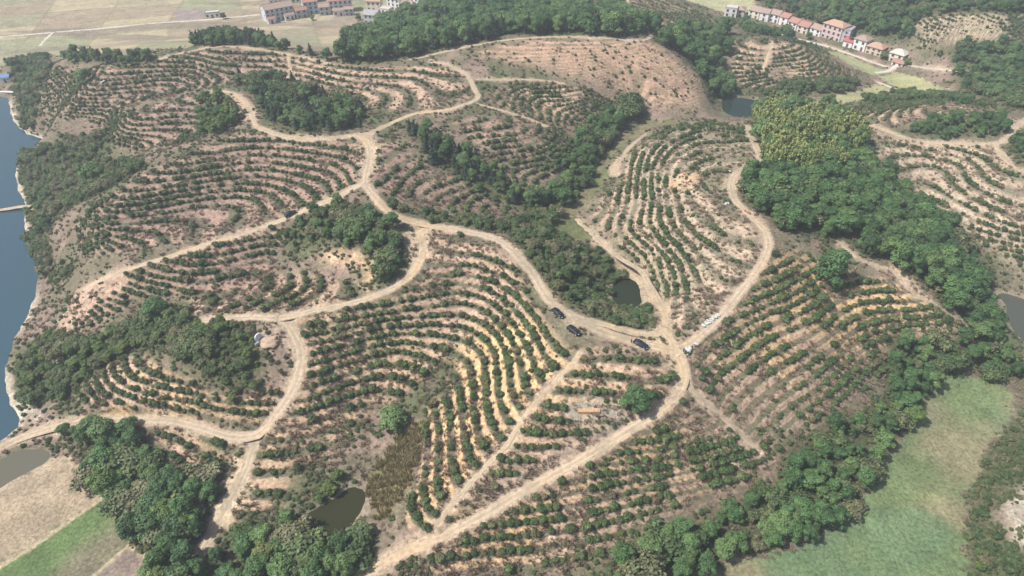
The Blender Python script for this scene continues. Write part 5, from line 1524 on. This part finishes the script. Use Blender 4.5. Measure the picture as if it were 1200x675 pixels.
M_BRICK = noise_mat('orange_brick', (.46, .25, .13), (.54, .38, .24), 2.2)
ax, ay = wp(677.5, 486); bx_, by_ = wp(703, 486)
Lw = math.hypot(bx_ - ax, by_ - ay)
root = empty('brick_stack', (ax, ay, ground_z((ax + bx_) / 2, (ay + by_) / 2)), math.atan2(by_ - ay, bx_ - ax))
tag(root, 'long low stack of orange bricks on the grey clearing', 'bricks')
rng = random.Random(5); nb = 13
for k in range(nb):
    w = Lw / nb; hcol = 1.0 + rng.uniform(-.12, .1); bl = []
    for c in range(6):
        for q in range(2):
            j = rng.uniform(-.03, .03)
            bl.append((k * w + .015, (k + 1) * w - .015, q * .62 + j, q * .62 + .59 + j, -.3 + (hcol + .3) * c / 6 + .008, -.3 + (hcol + .3) * (c + 1) / 6))
    boxes('brick_column', bl, M_BRICK, root)

M_STONE = noise_mat('white_stone', (.74, .73, .71), (.58, .58, .57), 1.5)
M_EARTH = noise_mat('bare_mound_earth', (.42, .31, .23), (.34, .26, .19), 1.2, bump=.4)
x, y = wp(304, 399); z = ground_z(x, y)
root = empty('stone_slab', (x, y, z), .9); tag(root, 'white rounded upright stone slab before an earth mound on the bushy knoll', 'stone')
prof = [(-1.3, -.4), (1.3, -.4), (1.3, 1.3), (1.05, 2.1), (.55, 2.6), (0, 2.75), (-.55, 2.6), (-1.05, 2.1), (-1.3, 1.3)]
n = len(prof); V_ = [(p[0], -.18, p[1]) for p in prof] + [(p[0], .18, p[1]) for p in prof]
mesh_obj('slab', V_, [tuple(range(n)), tuple(range(n, 2 * n))[::-1]] + [(k, k + n, (k + 1) % n + n, (k + 1) % n) for k in range(n)], M_STONE, root)
boxes('plinth', [(-1.9, 1.9, -.7, .7, -.5, .28)], M_STONE, root)
x, y = wp(316, 398); z = ground_z(x, y)
bm = bmesh.new(); bmesh.ops.create_icosphere(bm, subdivisions=4, radius=1)
for v in bm.verts:
    nzv = float(fbm(N1, np.array([v.co.x * 3 + 40]), np.array([v.co.y * 3 + v.co.z * 2]), 1.5, 3)[0])
    v.co = (v.co.x * 3.2 * (.55 + .9 * nzv), v.co.y * 2.8 * (.55 + .9 * nzv), v.co.z * 1.15 * (.7 + .6 * nzv))
me = bpy.data.meshes.new('earth_mound'); bm.to_mesh(me); bm.free(); me.materials.append(M_EARTH)
for p in me.polygons: p.use_smooth = True
o = link('earth_mound', me); o.location = (x, y, z - .3); tag(o, 'bare tan earth mound behind the white stone slab', 'mound')

M_BLUE = noise_mat('blue_sheet_roof', (.16, .24, .42), (.13, .20, .36), 1)
x, y = wp(8, 95); z = ground_z(x, y)
root = empty('pump_house', (x, y, max(z, .6)), .25); tag(root, 'small white shed with blue roof on the far lake shore', 'shed')
v, f = box_vf(-2.6, 2.6, -2, 2, -1.5, 3.2); mesh_obj('wall', v, f, WALLS['white'], root)
mesh_obj('roof', [(-3, -2.4, 3.2), (3, -2.4, 3.2), (3, 2.4, 3.2), (-3, 2.4, 3.2), (-3, 0, 4.5), (3, 0, 4.5)], [(0, 1, 5, 4), (2, 3, 4, 5), (1, 2, 5), (3, 0, 4), (0, 3, 2, 1)], M_BLUE, root)
boxes('door', [(-.6, .6, -2.08, -2.003, -.2, 2.1)], M_DOOR, root)
fr = boxes('window', [(1.3, 2.3, -2.08, -2.003, 1.2, 2.2)], M_FRAME, root); boxes('pane', [(1.4, 2.2, -2.1, -2.083, 1.3, 2.1)], M_GLASS, fr)
ax, ay = wp(-30, 109); bx_, by_ = wp(16, 107)
L = math.hypot(bx_ - ax, by_ - ay)
root = empty('lake_wall', (ax, ay, 0), math.atan2(by_ - ay, bx_ - ax)); tag(root, 'low pale concrete wall along the far end of the lake', 'wall')
boxes('wall_body', [(0, L, -.5, .5, -2, 1.6)], M_STONE, root); boxes('coping', [(-.1, L + .1, -.7, .7, 1.603, 1.85)], M_STONE, root)

# ---- people (a few pixels tall)
def person(pp, face, label, shirt, trousers, arm=.0):
    x, y = wp(*pp); z = ground_z(x, y)
    J = {'pel': (0, 0, .95, .15), 'wst': (0, 0, 1.1, .135), 'chs': (0, .01, 1.32, .165), 'nck': (0, .01, 1.47, .06), 'chn': (0, .03, 1.56, .075), 'hed': (0, .02, 1.64, .095), 'top': (0, .01, 1.72, .06)}
    E = [('pel', 'wst'), ('wst', 'chs'), ('chs', 'nck'), ('nck', 'chn'), ('chn', 'hed'), ('hed', 'top')]
    for s, n in ((-1, 'l'), (1, 'r')):
        J.update({n + 'hip': (s * .1, 0, .88, .11), n + 'kne': (s * .11, .03, .48, .07), n + 'ank': (s * .11, -.02, .08, .045), n + 'toe': (s * .12, .16, .04, .035),
                  n + 'sho': (s * .19, 0, 1.40, .065), n + 'elb': (s * .27, -.02 + arm * .1, 1.12, .048), n + 'wri': (s * .27, .08 + arm * .25, .90 + arm * .2, .035), n + 'hnd': (s * .26, .11 + arm * .3, .80 + arm * .25, .04), n + 'fin': (s * .25, .13 + arm * .32, .72 + arm * .25, .02), n + 'thm': (s * .22, .17 + arm * .3, .80 + arm * .25, .014)})
        E += [('pel', n + 'hip'), (n + 'hip', n + 'kne'), (n + 'kne', n + 'ank'), (n + 'ank', n + 'toe'), ('chs', n + 'sho'), (n + 'sho', n + 'elb'), (n + 'elb', n + 'wri'), (n + 'wri', n + 'hnd'), (n + 'hnd', n + 'fin'), (n + 'hnd', n + 'thm')]
    keys = list(J); me = bpy.data.meshes.new('body'); me.from_pydata([J[k][:3] for k in keys], [(keys.index(a), keys.index(b)) for a, b in E], [])
    tmp = bpy.data.objects.new('person_form', me); COL.objects.link(tmp)
    md = tmp.modifiers.new('skin', 'SKIN')
    for i, k in enumerate(keys):
        me.skin_vertices[0].data[i].radius = (J[k][3], J[k][3]); me.skin_vertices[0].data[i].use_root = (k == 'pel')
    tmp.modifiers.new('sub', 'SUBSURF').levels = 1
    dg = bpy.context.evaluated_depsgraph_get()
    out = bpy.data.meshes.new_from_object(tmp.evaluated_get(dg))
    bpy.data.objects.remove(tmp)
    co = np.empty(len(out.vertices) * 3); out.vertices.foreach_get('co', co); co = co.reshape(-1, 3)
    c = np.zeros((len(co), 3)) + shirt
    c[co[:, 2] < .98] = trousers
    hands = (np.abs(co[:, 0]) > .19) & (co[:, 2] < .92 + arm * .2) & (co[:, 2] > .62)
    c[hands] = (.42, .27, .19); c[co[:, 2] > 1.49] = (.42, .27, .19); c[co[:, 2] < .1] = (.03, .03, .03)
    c[(co[:, 2] > 1.64) | ((co[:, 2] > 1.54) & (co[:, 1] < 0))] = (.015, .012, .01)
    put_color(out, 'Col', c)
    out.materials.clear(); out.materials.append(M_PERSON)
    for p in out.polygons: p.use_smooth = True
    o = link('person', out); o.location = (x, y, z - .005); o.rotation_euler = (0, 0, face)
    tag(o, label, 'person')
M_PERSON = mat('cloth_and_skin', (.1, .1, .1), .85); nt = M_PERSON.node_tree
at = nt.nodes.new('ShaderNodeAttribute'); at.attribute_name = 'Col'; nt.links.new(at.outputs['Color'], nt.nodes['Principled BSDF'].inputs['Base Color'])
person((739.5, 402), -1.2, 'person in dark clothes standing at the rear of the navy car', (.03, .03, .04), (.03, .03, .035), .3)
person((800.5, 414), -.4, 'person in dark clothes standing left of the junction sack heap', (.03, .03, .035), (.04, .04, .05), .2)
person((810.5, 411), 2.4, 'person in dark jacket bending arms right of the junction sack heap', (.05, .04, .05), (.04, .04, .05), .8)
person((805, 419.5), .3, 'person in white shirt standing before the junction sack heap', (.62, .62, .62), (.05, .05, .07), .5)
person((648.5, 349), 1.0, 'person in dark purple jacket at the upper verge of the ridge road', (.06, .03, .06), (.03, .03, .04), .1)


# ------------------------------------------------------------------ haze
bm = bmesh.new(); bmesh.ops.create_cube(bm, size=1)
me = bpy.data.meshes.new('haze'); bm.to_mesh(me); bm.free()
hz = link('haze', me)
zlo = float(V[:, 2].min()) - 3; zhi = max(CAM_H + 8, float(V[:, 2].max()) + 15)
hz.scale = (14000, 14000, zhi - zlo); hz.location = (0, 2000, (zhi + zlo) / 2)
tag(hz, 'thin pale daylight haze over the valley', None, None, 'stuff')
hm = bpy.data.materials.new('haze_air'); hm.use_nodes = True
hm.node_tree.nodes.remove(hm.node_tree.nodes['Principled BSDF'])
pv = hm.node_tree.nodes.new('ShaderNodeVolumePrincipled')
pv.inputs['Color'].default_value = (.88, .95, 1, 1)
pv.inputs['Density'].default_value = .00034
pv.inputs['Anisotropy'].default_value = .1
hm.node_tree.links.new(pv.outputs[0], hm.node_tree.nodes['Material Output'].inputs['Volume'])
me.materials.append(hm)
